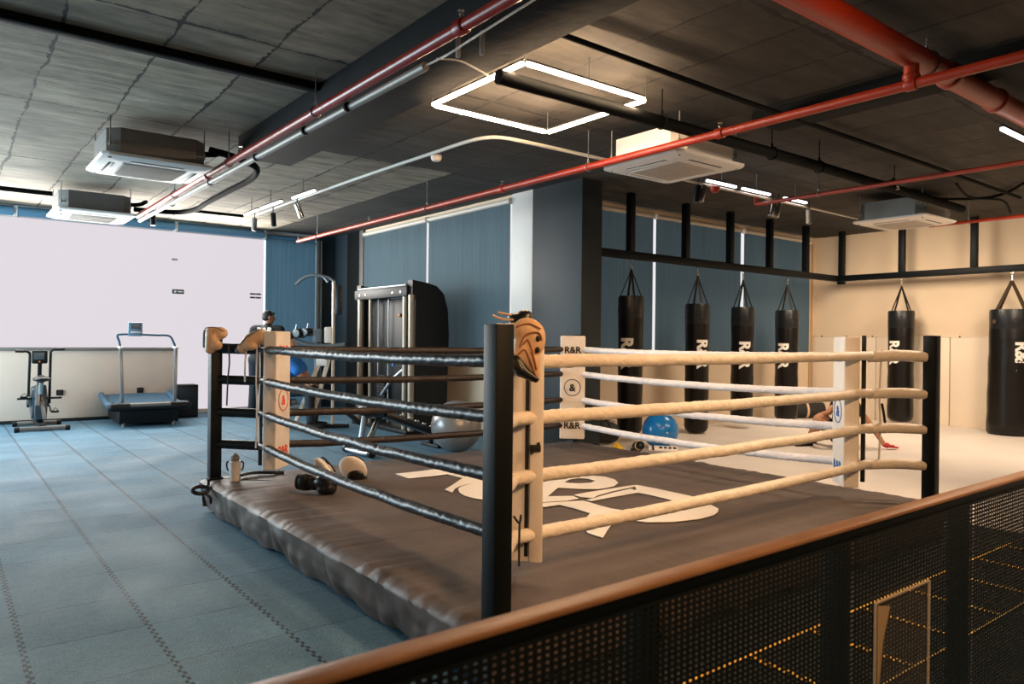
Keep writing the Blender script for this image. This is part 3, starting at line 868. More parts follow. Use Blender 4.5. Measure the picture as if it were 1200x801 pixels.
# red pipe beside the ceiling beam
t = thing('sprinkler_pipe', 'red sprinkler pipe running beside the dark ceiling beam over the left side', 'pipe', (2.19, 6, 3.0))
MB().cyl((2.19, -1, 3.0), (2.19, 11.3, 3.0), .034, n=24).obj('pipe', M['red_pipe'], t, world=True)
for y in (3.28, 7.95):
    mb = MB(); coupling(mb, (2.19, y, 3.0), (0, 1, 0), .034); mb.obj('coupling', M['red_pipe'], t, world=True)
for y in (5.2, 7.25, 9.3): hanger((2.19, y, 3.0), parent=t, r=.034)
for y in (3.28, 6.9): sprinkler((2.19, y, 3.034), t)
# grey conduit under it
t = thing('conduit', 'grey metal conduit running just below the red pipe at the beam', 'conduit', (2.25, 7, 2.93))
MB().cyl((2.255, 3.75, 2.94), (2.215, 11.3, 2.94), .026, n=20).obj('pipe', M['galvanised'], t, world=True)
for y in (4.75, 5.5, 6.6, 8.0, 9.6): MB().cyl((2.235, y-.012, 2.94), (2.235, y+.012, 2.94), .033, n=16).obj('clamp', M['black_pipe'], t, world=True)
MB().tube(smoothpts([(2.25, 3.75, 2.94), (2.27, 3.5, 2.95), (2.28, 3.3, 2.97), (2.28, 2.6, 3.0), (2.27, 1.5, 3.02)], 6), .006, n=8).obj('cable', M['white_pipe'], t, world=True)
for p in ((2.33, 3.52, 3.01), (2.44, 3.44, 3.03)): MB().box(p, (.02, .035, .14), bev=.008).obj('bracket', M['galvanised'], t, world=True)
# long orange-red pipe over the ring
t = thing('sprinkler_pipe', 'long orange-red pipe slung low across the room above the ring', 'pipe', (4.79, 6, 2.96))
MB().cyl((4.79, -1, 2.96), (4.79, 12.05, 2.96), .032, n=24).obj('pipe', M['orange_pipe'], t, world=True)
for y in (2.12, 3.55, 6.35):
    mb = MB(); coupling(mb, (4.79, y, 2.96), (0, 1, 0), .032); mb.obj('coupling', M['orange_pipe'], t, world=True)
for y in (5.02, 7.9, 11.25): hanger((4.79, y, 2.96), parent=t, r=.032)
for y in (3.55, 6.35, 9.45): sprinkler((4.79, y, 2.99), t)
sprinkler((4.79, 12.03, 2.98), t)
# big main and its tee
t = thing('main_pipe', 'thick orange-red main pipe crossing the dark ceiling at upper right', 'pipe', (6, 2.12, 3.13))
MB().cyl((2.865, 2.12, 3.14), (12.4, 2.12, 3.14), .075, n=28).obj('pipe', M['orange_pipe'], t, world=True)
mb = MB().cyl((4.79, 2.12, 3.1), (4.79, 2.12, 2.97), .045, n=20)
mb.cyl((4.79, 2.12, 3.02), (4.79, 2.12, 2.99), .052, n=20, bev=.005)
mb.obj('tee', M['orange_pipe'], t, world=True)
for x in (5.35, 6.15, 7.6): MB().cyl((x-.03, 2.12, 3.14), (x+.03, 2.12, 3.14), .088, n=24, bev=.008).obj('coupling', M['orange_pipe'], t, world=True)
AX = (0, 1)
for x in (5.0, 7.2, 9.5): hanger((x, 2.12, 3.14), parent=t, r=.075)
AX = (1, 0)
# thinner red pipes on the right
t = thing('sprinkler_pipe', 'thin red pipe at right ending in an elbow by the spotlights', 'pipe', (7.64, 2, 3.0))
MB().tube(smoothpts([(7.64, 5.14, 3.06), (7.64, 5.14, 3.0), (7.64, 5.11, 2.972), (7.64, 4.9, 2.972)], 5) + [V((7.64, -1.5, 2.972))], .022, n=16).obj('pipe', M['orange_pipe'], t, world=True)
for y in (4.35, 2.0): hanger((7.64, y, 2.972), parent=t, r=.022)
sprinkler((7.64, 3.5, 2.952), t, True)
t = thing('sprinkler_pipe', 'thin red pipe farthest right above the beige wall', 'pipe', (11.0, 2, 3.0))
MB().cyl((11.0, 4.6, 3.0), (11.0, -2, 3.0), .022, n=16).obj('pipe', M['orange_pipe'], t, world=True)
hanger((11.0, 4.1, 3.0), parent=t, r=.022)
# black insulated pipe
t = thing('insulated_pipe', 'black insulated pipe passing under the square light to the far right', 'pipe', (6.5, 3.84, 3.03))
MB().tube([(2.87, 3.86, 3.05), (6.5, 3.83, 3.05), (10.2, 3.88, 3.05)], .048, n=20).obj('pipe', M['black_pipe'], t, world=True)
AX = (0, 1)
for x in (4.45, 5.95, 6.75, 8.3): hanger((x, 3.84, 3.05), parent=t, r=.05, m=M['black_pipe'])
AX = (1, 0)
tag(MB().tube([(3.0, 3.45, 3.24), (5.0, 3.45, 3.22), (8, 3.45, 3.22), (11, 3.5, 3.24)], .02, n=12).obj('conduit', M['black_pipe'], None), 'thin dark conduit close to the ceiling behind the thick red main', 'conduit')
tag(MB().tube(smoothpts([(8.2, 3.80, 3.13), (9.1, 4.3, 3.24), (10.05, 4.4, 3.25), (10.8, 3.75, 3.26), (9.8, 2.9, 3.27), (9.4, 2.2, 3.28)], 6), .018, n=10).obj('cable', M['black_pipe'], None), 'black cable looped under the ceiling right of the rightmost air conditioner', 'cable')
tag(MB().tube(smoothpts([(9.3, 3.6, 3.2), (10.1, 3.75, 3.17), (10.7, 3.6, 3.18), (11.9, 3.9, 3.2)], 6), .014, n=10).obj('cable', M['black_pipe'], None), 'black cable crossing behind the rightmost air conditioner', 'cable')
tag(MB().tube(smoothpts([(2.1, 7.56, 3.17), (2.35, 7.58, 3.14), (2.6, 7.7, 3.10), (2.72, 8.2, 3.08), (2.74, 9.0, 3.08), (2.76, 10.0, 3.08), (2.79, 10.6, 3.08), (2.72, 11.1, 3.09), (2.5, 11.25, 3.09), (2.13, 11.25, 3.08)], 8), .035, n=12).obj('insulated_pipe', M['black_pipe'], None), 'black insulated pipe bundle linking the two left air conditioners', 'pipe')
tag(MB().tube([(2.8, 10.95, 3.1), (3.55, 11.05, 3.12)], .022, n=10).obj('conduit', M['black_pipe'], None), 'short dark conduit between the pipe bundle and the left strip light', 'conduit')
tag(MB().tube([(-2.7, 11.0, 3.12), (1.14, 10.95, 3.12)], .03, n=10).obj('conduit', M['black_pipe'], None), 'dark conduit left of the farthest air conditioner', 'conduit')
# white pipe with a round detector, turning towards the air conditioner
t = thing('conduit', 'white conduit from the left strip lights to the middle air conditioner', 'conduit', (3.75, 8, 3.14))
MB().tube(smoothpts([(3.70, 11.0, 3.14), (3.71, 9, 3.14), (3.74, 7.2, 3.14), (3.78, 6.1, 3.14), (3.80, 5.6, 3.14), (3.86, 5.36, 3.14), (4.0, 5.26, 3.14), (4.4, 5.24, 3.14), (5.4, 5.24, 3.14)], 6), .017, n=12).obj('pipe', M['white_pipe'], t, world=True)
MB().lathe([(0, 3.07), (.035, 3.072), (.05, 3.09), (.055, 3.12), (.045, 3.14), (0, 3.14)], (3.83, 6.15, 0), 20).obj('detector', M['cream'], t, world=True)
tag(MB().lathe([(0, 2.985), (.03, 2.99), (.052, 3.02), (.055, 3.05), (.04, 3.06), (.008, 3.065), (.008, ZC-.006), (0, ZC-.006)], (6.78, 5.08, 0), 24).obj('alarm_beacon', M['orange_pipe'], None), 'round orange-red alarm beacon under the right strip lights', 'alarm')

# ------------------------------------------------------------------ air conditioners
def cassette(label, x0, x1, y0, y1, zb, casing, rods=True):
    cx, cy = (x0+x1)/2, (y0+y1)/2; w = .475
    t = thing('air_conditioner', label, 'air conditioner', (cx, cy, zb), 0, 'ceiling cassette air conditioners')
    # bevelled square fascia, raised rim
    b = bmesh.new()
    lv = [(.475, .045), (.475, .028), (.465, .018), (.40, .0), (.29, -.004)]
    rings = []
    for r, z in lv:
        k = .05 if r > .3 else .02
        rg = [(r-k, r), (r, r-k), (r, -r+k), (r-k, -r), (-r+k, -r), (-r, -r+k), (-r, r-k), (-r+k, r)]
        rings.append([b.verts.new((p[0], p[1], z)) for p in rg])
    for A, B in zip(rings, rings[1:]):
        for i in range(8): b.faces.new((A[i], A[(i+1) % 8], B[(i+1) % 8], B[i]))
    b.faces.new(rings[0][::-1]); b.faces.new(rings[-1])
    bmesh.ops.recalc_face_normals(b, faces=b.faces)
    m_ = MB(); m_.bm.free(); m_.bm = b
    m_.obj('fascia', M['white_plastic'], t, sharp=20)
    g = MB().box((0, 0, -.006), (.55, .55, .008), bev=.003)
    for i in range(14): g.box((0, -.25+i*.0385, -.011), (.52, .010, .006), bev=.001)
    g.obj('intake_grille', M['grille'], t)
    for k in range(4):
        Mx = Matrix.Rotation(k*PI/2, 4, 'Z')
        s_ = MB()
        s_.box((0, .355, .0025), (.46, .055, .010), bev=.004, M=Mx)
        lo = s_.obj('air_slot', M['dark_slot'], t)
        MB().box((0, .348, -.004), (.45, .026, .005), bev=.002, M=Mx @ Matrix.Rotation(.0, 4, 'X')).obj('louvre', M['white_plastic'], lo)
        c_ = MB().box((.405, .405, .004), (.03, .012, .012), bev=.003, M=Mx @ Matrix.Rotation(0, 4, 'Z'))
        c_.obj('corner_cap', M['grey_plastic'], t)
    # casing with chamfered corners
    b = bmesh.new(); r, k = .42, .10
    rg = [(r-k, r), (r, r-k), (r, -r+k), (r-k, -r), (-r+k, -r), (-r, -r+k), (-r, r-k), (-r+k, r)]
    m_ = MB(); b.free()
    m_.prism([(p[0], p[1]) for p in rg][::-1], .235, Matrix.Translation((0, 0, .046)))
    for zz in (.06, .165):
        m_.prism([(p[0]*1.006, p[1]*1.006) for p in rg][::-1], .006, Matrix.Translation((0, 0, zz)))
    m_.obj('casing', casing, t, sharp=20)
    for sx in (-1, 1):
        for sy in (-1, 1):
            m_ = MB().cyl((sx*.40, sy*.40, .10), (sx*.40, sy*.40, ZC-zb-.006), .006, n=8).box((sx*.375, sy*.375, .13), (.07, .05, .012), bev=.002).cyl((sx*.40, sy*.40, .115), (sx*.40, sy*.40, .15), .012, n=8)
            m_.obj('suspension_rod', M['galvanised'], t)
    m_ = MB().box((.43, .12, .16), (.04, .22, .16), bev=.004)
    m_.obj('control_box', M['galvanised'], t)
    m_ = MB().tube(smoothpts([(.42, -.2, .2), (.55, -.2, .22), (.62, -.16, .26), (.66, -.05, .29), (.66, .1, .30)], 5), .028, n=12)
    m_.obj('hose', M['black_pipe'], t)
    return t
cassette('ceiling air conditioner with shadowed grey casing nearest on the left', 1.13, 2.08, 7.32, 8.27, 2.92, M['galv_dark'])  # darker sheet colour puts shade on the two left casings
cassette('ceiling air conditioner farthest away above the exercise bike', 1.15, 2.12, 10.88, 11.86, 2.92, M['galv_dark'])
a3 = cassette('white-lit ceiling air conditioner in the middle behind the orange-red pipe', 4.9, 5.85, 4.02, 4.98, 2.92, M['white_plastic'])  # white casing colour carries the light falling on this unit
MB().box((.46, .30, .12), (.02, .07, .08), bev=.003).obj('warning_tag', M['yellow'], a3)
a4 = cassette('ceiling air conditioner farthest right above the beige wall', 9.64, 10.6, 4.07, 5.03, 2.92, M['galvanised'])
MB().box((.46, .30, .12), (.02, .07, .08), bev=.003).obj('warning_tag', M['yellow'], a4)

# ------------------------------------------------------------------ lamps
t = thing('square_lamp', 'hanging square of glowing warm white light tubes', 'lamp', (3.56, 4.28, 3.08))
for nm, a, b in (('tube', (2.98, 3.74), (2.98, 4.84)), ('tube', (3.0, 4.85), (4.12, 4.85)), ('tube', (4.14, 4.84), (4.14, 3.74)), ('tube', (3.0, 3.73), (4.12, 3.73))):
    MB().bar((a[0], a[1], 3.128), (b[0], b[1], 3.128), .03, .026, bev=.009).obj('tube', M['lamp_warm'], t, world=True)
    MB().bar((a[0], a[1], 3.15), (b[0], b[1], 3.15), .016, .016, bev=.002).obj('carrier', M['lamp_housing'], t, world=True)
for a in ((2.98, 3.73), (4.14, 3.73), (2.98, 4.85), (4.14, 4.85), (3.56, 3.73)):
    MB().cyl((a[0], a[1], 3.15), (a[0], a[1], ZC-.006), .0035, n=6).obj('suspension_wire', M['steel_grey'], t, world=True)
MB().tube(smoothpts([(2.98, 4.05, 3.155), (2.92, 4.0, 3.09), (2.8, 3.9, 3.06), (2.5, 3.75, 3.03), (2.3, 3.7, 2.98)], 5), .006, n=8).obj('power_cable', M['white_pipe'], t, world=True)
def strip(label, p, q, group, col='lamp_cool', top=None):
    p, q = V(p), V(q); c = (p+q)/2
    t = thing('strip_light', label, 'lamp', c, 0, group)
    MB().bar(p, q, .034, .026, bev=.008).obj('tube', M[col], t, world=True)
    MB().bar(p + V((0, 0, .024)), q + V((0, 0, .024)), .03, .018, bev=.003).obj('housing', M['lamp_housing'], t, world=True)
    MB().cyl(c + V((0, 0, .04)), (c.x, c.y, top or ZC-.006), .005, n=6).obj('suspension_wire', M['steel_grey'], t, world=True)
g = 'strip lights on the left ceiling'
strip('strip light on the left ceiling, farthest from the camera', (3.50, 10.8, 3.10), (3.50, 10.25, 3.10), g)
strip('strip light on the left ceiling, middle of the three', (3.50, 10.15, 3.10), (3.51, 9.40, 3.10), g)
strip('strip light on the left ceiling, nearest to the camera', (3.54, 9.1, 3.10), (3.56, 8.45, 3.10), g)
g = 'strip lights by the right air conditioner'
strip('cool strip light touching the edge of the middle air conditioner', (6.62, 5.07, 3.10), (7.15, 5.07, 3.10), g)
strip('cool strip light between the two right spotlights pairs', (7.27, 5.07, 3.10), (7.82, 5.07, 3.10), g)
strip('cool strip light right of the red pipe elbow', (8.12, 5.07, 3.10), (8.62, 5.07, 3.10), g)
tag(MB().cyl((6.0, 5.09, 3.06), (10.0, 5.12, 3.06), .014, n=12).obj('conduit', M['cream_metal'], None), 'thin cream conduit beneath the right strip lights', 'conduit')
strip('bright strip light at the right edge under the thick red main', (6.42, 2.17, 2.995), (7.6, 2.17, 2.995), None, top=3.06)
def spot(label, p, aim, m, group):
    p = V(p); a = V(aim).normalized()
    t = thing('spotlight', label, 'spotlight', p, 0, group)
    MB().cyl((p.x, p.y, p.z), (p.x, p.y, ZC if False else p.z + .12), .008, n=8).obj('stem', M['lamp_housing'], t, world=True)
    MB().cyl(p - a*.01, p + a*.17, .036, n=20, bev=.004).obj('barrel', m, t, world=True)
    MB().cyl(p + a*.171, p + a*.174, .029, n=16).obj('lens', M['chrome'], t, world=True)
spot('dark cylindrical spotlight under the farther left strip lights', (3.60, 9.95, 3.02), (.05, -.05, -1), M['black_steel'], 'spotlights on the left ceiling')
spot('silver cylindrical spotlight tilted under the left strip lights', (3.60, 9.1, 3.03), (.35, -.1, -1), M['chrome'], 'spotlights on the left ceiling')
spot('small dark spotlight at the far end of the left strip lights', (3.62, 10.75, 3.05), (0, .1, -1), M['galv_dark'], 'spotlights on the left ceiling')
spot('short dark spotlight hanging beyond the two left air conditioners', (2.44, 11.58, 3.10), (.02, 0, -1), M['black_steel'], 'spotlights on the left ceiling')
spot('dark spotlight beside the orange beacon', (6.50, 5.09, 3.02), (-.1, .1, -1), M['black_steel'], 'spotlights on the right ceiling')
spot('silver spotlight beside the orange beacon', (6.60, 5.09, 3.03), (-.3, .05, -1), M['chrome'], 'spotlights on the right ceiling')
spot('silver spotlight below the red pipe elbow, first of a pair', (7.92, 5.09, 3.02), (-.22, .05, -1), M['chrome'], 'spotlights on the right ceiling')
spot('silver spotlight below the red pipe elbow, second of a pair', (8.04, 5.09, 3.02), (-.25, .05, -1), M['chrome'], 'spotlights on the right ceiling')
spot('dark spotlight at the right end of the right strip lights', (8.72, 5.09, 3.02), (.02, 0, -1), M['galv_dark'], 'spotlights on the right ceiling')
# ------------------------------------------------------------------ railing in the foreground
RY = .92
t = thing('railing', 'dark steel railing with woven mesh panels crossing the lower right foreground', 'railing', (1.8, RY, 0))
MB().bb(-1.2, 4.8, RY-.024, RY+.022, .889, .90, bev=.004).obj('top_rail', M['warm_lit_rail'], t, world=True)
MB().bb(-1.2, 4.8, RY-.018, RY+.018, .855, .889, bev=.002).obj('rail_channel', M['black_steel'], t, world=True)
MB().bb(-1.2, 4.8, RY-.018, RY+.018, .06, .095, bev=.004).obj('bottom_rail', M['black_steel'], t, world=True)
rp = [-1.05, -.36, .35, 1.05, 1.757, 2.478, 3.19, 3.90, 4.6]
for x in rp:
    MB().bb(x-.024, x+.024, RY-.004, RY+.044, 0, .864, bev=.003).bb(x-.05, x+.05, RY-.03, RY+.07, 0, .012, bev=.003).obj('post', M['black_steel'], t, world=True)
mesh_mat = mat('mesh_black_enamel', '#0c1315', .5, 0, 0)
def plain_box(bm, x0, x1, y0, y1, z0, z1):
    v = [bm.verts.new(c) for c in ((x0, y0, z0), (x1, y0, z0), (x1, y1, z0), (x0, y1, z0), (x0, y0, z1), (x1, y0, z1), (x1, y1, z1), (x0, y1, z1))]
    for q in ((3, 2, 1, 0), (4, 5, 6, 7), (0, 1, 5, 4), (1, 2, 6, 5), (2, 3, 7, 6), (3, 0, 4, 7)): bm.faces.new([v[i] for i in q])
for a, b in zip(rp, rp[1:]):
    m_ = MB()
    x = a + .012
    while x < b - .004:
        plain_box(m_.bm, x-.0052, x+.0052, RY-.0210, RY-.0200, .095, .862); x += .0178
    z = .101
    while z < .862:
        plain_box(m_.bm, a, b, RY-.0209, RY-.0201, z-.0033, z+.0033); z += .0117
    m_.obj('mesh_panel', mesh_mat, t, world=True, flat=True)
# clear poster holder on the mesh
t = thing('poster_holder', 'clear empty poster holder fixed to the mesh of the railing', 'holder', (2.0, RY-.03, .53))
hx0, hx1, hz0, hz1 = 1.855, 2.16, .36, .69
mb = MB()
for (a, b) in (((hx0, hz0), (hx1, hz0)), ((hx1, hz0), (hx1, hz1)), ((hx1, hz1), (hx0, hz1)), ((hx0, hz1), (hx0, hz0))):
    mb.bar((a[0], RY-.028, a[1]), (b[0], RY-.028, b[1]), .004, .005)
mb.obj('edge', M['glass_holder'], t, world=True)
gm = mat('acrylic_pane', '#c9b9a2', .05, 0)
pb = gm.node_tree.nodes['Principled BSDF']; pb.inputs['Alpha'].default_value = .025
MB().bb(hx0, hx1, RY-.030, RY-.027, hz0, hz1).obj('pane', gm, t, world=True)
MB().prism([(hx0+.005, hz1-.005), (hx0+.07, hz1-.02), (hx0+.035, hz1-.10), (hx0+.018, hz1-.2), (hx0+.006, hz0+.02)], .001, Matrix.Translation((0, RY-.031, 0)) @ Matrix.Rotation(PI/2, 4, 'X')).obj('pane_reflection', mat('painted_reflection', '#a08b6c', .7), t, world=True)  # pale reflection on the pane, painted as an opaque patch
# agility ladder on the floor behind the railing
t = thing('agility_ladder', 'yellow agility ladder lying on the black floor behind the railing', 'agility ladder', (3.6, 1.6, .006))
for y in (1.375, 1.84):
    MB().tube([(1.9 + .2*i, y + .004*noise.noise(V((i*.7, y, 0))), .010) for i in range(20)], .013, n=6, flat=.28).obj('side_strap', M['ladder'], t, world=True)
for k in range(8):
    x = 2.23 + k*.478
    MB().bar((x, 1.375, .013), (x+.01, 1.84, .013), .034, .004, bev=.0015).obj('rung', M['ladder'], t, world=True)

# ------------------------------------------------------------------ exercise bike
t = thing('exercise_bike', 'black and silver exercise bike standing before the low wall at far left', 'exercise bike', (1.165, 12.5, 0))
for y, x0_, x1_ in ((-.42, -.30, .30), (.36, -.27, .28)):
    o = MB().tube([(x0_, y, .04), (x1_, y, .04)], .033, n=16).obj('stabiliser', M['galv_dark'], t)
    for x in (x0_, x1_): MB().cyl((x-.03, y, .037), (x+.03, y, .037), .037, n=16, bev=.005).obj('foot_cap', M['machine_black'], o)
MB().bar((0, -.42, .06), (0, .36, .08), .09, .07, bev=.01).obj('base_beam', M['machine_black'], t)
b = MB()
b.lathe([(0, -.11), (.10, -.105), (.20, -.09), (.225, 0), (.20, .09), (.10, .105), (0, .11)], n=36, M=Matrix.Translation((0, .12, .36)) @ Matrix.Rotation(PI/2, 4, 'Y') @ Matrix.Scale(1.15, 4, (1, 0, 0)))
b.bar((0, -.12, .12), (0, -.04, .62), .15, .16, bev=.03)
b.obj('shroud', mat('bike_shroud', '#26343d', .25, 0), t)
MB().bar((-.04, -.19, .34), (-.035, -.13, .62), .05, .02, bev=.006).bar((.045, -.2, .14), (.02, -.16, .38), .05, .02, bev=.006).obj('shroud_trim', M['steel_grey'], t)
MB().cyl((0, -.16, .5), (0, -.19, .68), .03, n=14).obj('seat_post', M['chrome'], t)
sh = [('e', (0, -.27, .715), (.115, .10, .038)), ('c', (0, -.22, .715), (0, -.03, .72), .06, .03)]
blob_obj('saddle', sh, M['black_vinyl'], t, .012)
MB().bar((0, .05, .60), (0, -.0, .95), .05, .06, bev=.01).obj('neck', M['machine_black'], t)
co = MB().box((-.005, -.04, 1.02), (.19, .06, .19), bev=.02).obj('console', M['machine_black'], t)
MB().box((-.015, -.072, 1.035), (.13, .006, .10), bev=.004).obj('screen', M['screen'], co)
MB().cyl((-.01, -.074, .955), (-.01, -.079, .955), .012, n=14).obj('button', M['orange_dot'], co)
for s_ in (-1, 1):
    h = 1.10 + (.03 if s_ > 0 else 0)
    MB().tube([(s_*.13, .1, .30)] + smoothpts([(s_*.125, -.05, h-.09), (s_*.13, -.06, h-.03), (s_*.165, -.07, h), (s_*.29, -.09, h+.005)], 5), .018, n=12).obj('handle', M['machine_black'], t)
    MB().cyl((s_*.20, -.075, h+.001), (s_*.30, -.092, h+.006), .021, n=12).obj('grip', M['black_vinyl'], t)
    MB().tube([(s_*.10, -.02, .43), (s_*.27, -.02, .43)], .016, n=10).obj('foot_peg', M['machine_black'], t)
    c = MB().bar((s_*.125, .05, .34), (s_*.14, -.02, .34 - s_*.11 + .0), .02, .03, bev=.004).obj('crank', M['steel_grey'], t)
    MB().box((s_*.19, -.02, .34 - s_*.11), (.09, .08, .025), bev=.006).tube([(s_*.15, -.06, .35 - s_*.11), (s_*.19, -.07, .40 - s_*.11), (s_*.23, -.06, .35 - s_*.11)], .006, n=6).obj('pedal', M['machine_black'], c)
# ------------------------------------------------------------------ treadmill
t = thing('treadmill', 'curved treadmill with blue-lit deck and tall handle hoop before the low wall', 'treadmill', (2.52, 12.55, 0), -.04)
b = bmesh.new()
W2 = .50; prof = []
for i in range(25):
    q = i/24; y = -.66 + 1.30*q
    prof.append((y, .335 - .07*math.sin(PI*min(1, q*1.02)) + .07*q))
rows = []
for y, z in prof:
    rows.append([b.verts.new((x, y, z - .015*(abs(x)/W2)**6)) for x in [W2*(-1 + 2*k/12) for k in range(13)]])
for A, B in zip(rows, rows[1:]):
    for k in range(12): b.faces.new((A[k], A[k+1], B[k+1], B[k]))
ret = bmesh.ops.extrude_face_region(b, geom=b.faces[:])
bmesh.ops.translate(b, vec=(0, 0, -.05), verts=[g_ for g_ in ret['geom'] if isinstance(g_, bmesh.types.BMVert)])
bmesh.ops.recalc_face_normals(b, faces=b.faces)
m_ = MB(); m_.bm.free(); m_.bm = b
m_.obj('running_deck', M['treadmill_blue'], t)
MB().tube([(-.50, -.67, .30), (.50, -.67, .30)], .062, n=20).ell((-.50, -.67, .30), (.062,)*3).ell((.50, -.67, .30), (.062,)*3).obj('front_bumper', M['machine_black'], t)
MB().tube([(-.27, -.705, .325), (.27, -.705, .325)], .035, n=14, flat=.9).obj('bumper_panel', M['galv_dark'], t)
for s_ in (-1, 1):
    pts = [(s_*.49, y, z-.005) for y, z in prof[::2]]
    MB().tube(pts, .045, n=14, flat=1.0).obj('side_rail', M['treadmill_blue'], t)
MB().prism([(-.60, .05), (.55, .05), (.62, .30), (.3, .24), (0, .22), (-.3, .24), (-.66, .27)], .80, Matrix.Translation((-.40, 0, 0)) @ Matrix((( 0, 0, 1, 0), (1, 0, 0, 0), (0, 1, 0, 0), (0, 0, 0, 1)))).obj('chassis', M['machine_black'], t)
for sx in (-1, 1):
    for y in (-.58, .5): MB().cyl((sx*.34, y, 0), (sx*.34, y, .07), .025, n=12).obj('foot', M['galv_dark'], t)
for sx in (-1, 1):
    MB().bar((sx*.355, -.55, .32), (sx*.375, -.50, 1.16), .045, .075, bev=.01, up=(0, 1, 0)).obj('upright', M['steel_grey'], t)
    MB().bar((sx*.375, -.58, 1.165), (sx*.375, -.36, 1.165), .05, .035, bev=.012).obj('armrest', M['machine_white'], t)
MB().tube(smoothpts([(-.38, -.50, 1.17), (-.40, -.52, 1.26), (-.425, -.53, 1.33), (-.39, -.53, 1.355), (-.2, -.53, 1.36), (.1, -.53, 1.35), (.24, -.53, 1.35), (.30, -.53, 1.32), (.34, -.52, 1.24), (.375, -.50, 1.17)], 5), .016, n=12).obj('handle_hoop', M['treadmill_blue'], t)
co = MB().box((-.19, -.54, 1.435), (.19, .035, .205), bev=.012).obj('console', mat('console_blue_grey', '#6f8aa0', .4), t)
MB().box((-.185, -.56, 1.475), (.14, .006, .075), bev=.003).obj('screen', M['screen'], co)
MB().box((-.185, -.56, 1.39), (.14, .005, .02), bev=.002).obj('button_row', M['white_print'], co)
# black cabinet, sockets, signs
t = thing('speaker_cabinet', 'black box standing on the floor right of the treadmill', 'box', (3.27, 13.0, 0))
MB().box((0, 0, .27), (.32, .28, .54), bev=.012).obj('cabinet', M['machine_black'], t)
MB().box((0, -.143, .27), (.27, .008, .46), bev=.004).obj('grille', M['cloth_black'], t)
for x, lab in ((1.50, 'small dark socket on the low wall beside the exercise bike'), (2.63, 'small dark socket on the low wall behind the treadmill')):
    t = thing('wall_socket', lab, 'socket', (x, 13.28, .45))
    MB().box((0, -.012, 0), (.095, .024, .085), bev=.006).obj('housing', M['machine_black'], t)
    MB().cyl((0, -.024, 0), (0, -.028, 0), .026, n=16).obj('outlet', M['dark_slot'], t)
def sign(lab, x, z, w, h, bars):
    t = thing('wall_sign', lab, 'sign', (x, YF-.03, z))
    MB().box((0, 0, 0), (w, .016, h), bev=.003).obj('plate', mat('sign_plate', '#24343f', .5), t)
    for bx, bw, bh in bars: MB().box((bx, -.009, 0), (bw, .003, bh)).obj('pictogram', M['white_print'], t)
sign('tiny dark sign high on the bright window wall', 3.21, 2.655, .085, .03, [(-.02, .02, .01), (.015, .02, .01)])
sign('dark rectangular sign with white marks on the bright window wall', 3.27, 2.105, .19, .075, [(-.05, .035, .03), (.035, .09, .018)])
sign('dark double-bar sign on the bright wall beside the lowered blue blind', 4.60, 2.125, .2, .03, [(.0, .03, .008)])
sign('lower dark bar sign on the bright wall beside the lowered blue blind', 4.60, 2.06, .2, .03, [(.0, .03, .008)])

# ------------------------------------------------------------------ cable machine
t = thing('cable_machine', 'tall black and silver cable weight machine in front of the grey-blue blinds', 'weight machine', (5.5, 9.82, 0))
X0, X1, Y0, Y1 = 5.2, 5.80, 9.0, 10.66
MB().bb(X0-.03, X0+.10, Y0+.05, Y1+.02, 1.93, 2.08, bev=.012).obj('header', M['machine_black'], t, world=True)
MB().bb(X0-.02, X0+.12, Y0+.1, Y1-.05, 2.08, 2.11, bev=.01).obj('header_cap', M['steel_grey'], t, world=True)
for y in (10.5, 10.3, 9.45, 9.22): MB().cyl((X0-.035, y, 2.0), (X0-.03, y, 2.0), .016, n=12).obj('bolt', M['chrome'], t, world=True)
for y, r_ in ((10.55, .05), (10.22, .028), (9.16, .042), (8.99, .045)):
    MB().cyl((X0+.02, y, .05), (X0+.02, y, 1.95), r_, n=20).obj('upright', M['uprights'], t, world=True)
for y0_ in (Y0-.03, Y1-.10):
    p = [(X0+.08, .04), (X1, .04), (X1+.03, 1.4), (X1+.01, 1.75), (X1-.06, 1.98), (X1-.18, 2.09), (X1-.34, 2.13), (X0+.02, 2.16), (X0+.02, 1.92), (X0+.08, 1.88)]
    MB().prism(p, .13, Matrix.Translation((0, y0_+.13, 0)) @ Matrix.Rotation(PI/2, 4, 'X')).obj('side_shroud', M['machine_black'], t, world=True, sharp=50)
MB().bb(X0+.14, X0+.17, Y0+.2, Y1-.2, .15, 1.93, bev=.004).obj('stack_shield', M['machine_black'], t, world=True)
for y in (9.35, 9.80, 10.12): MB().cyl((X0+.10, y, .1), (X0+.10, y, 1.93), .010, n=10).obj('guide_rod', M['steel_grey'], t, world=True)
mb = MB()
for i in range(16): MB().bb(X0+.06, X0+.135, 9.84, 10.08, .12+i*.042, .155+i*.042, bev=.003).obj('weight_plate', M['machine_black'], t, world=True)
MB().ell((X0+.12, 9.50, 1.68), (.02, .03, .03)).obj('knob', M['orange_dot'], t, world=True)
MB().bb(X0-.06, X1, Y0-.02, Y1+.02, 0, .06, bev=.01).obj('base_frame', M['machine_black'], t, world=True)
ar = MB().tube([(X0+.02, 9.20, .9), (X0-.06, 9.40, .74), (X0-.10, 9.62, .52)], .026, n=14).obj('cable_arm', M['steel_grey'], t, world=True)
MB().cyl((X0-.02, 9.42, .94), (X0-.02, 9.42, 1.02), .022, n=14).obj('adjuster', M['blue_ball'], t, world=True)

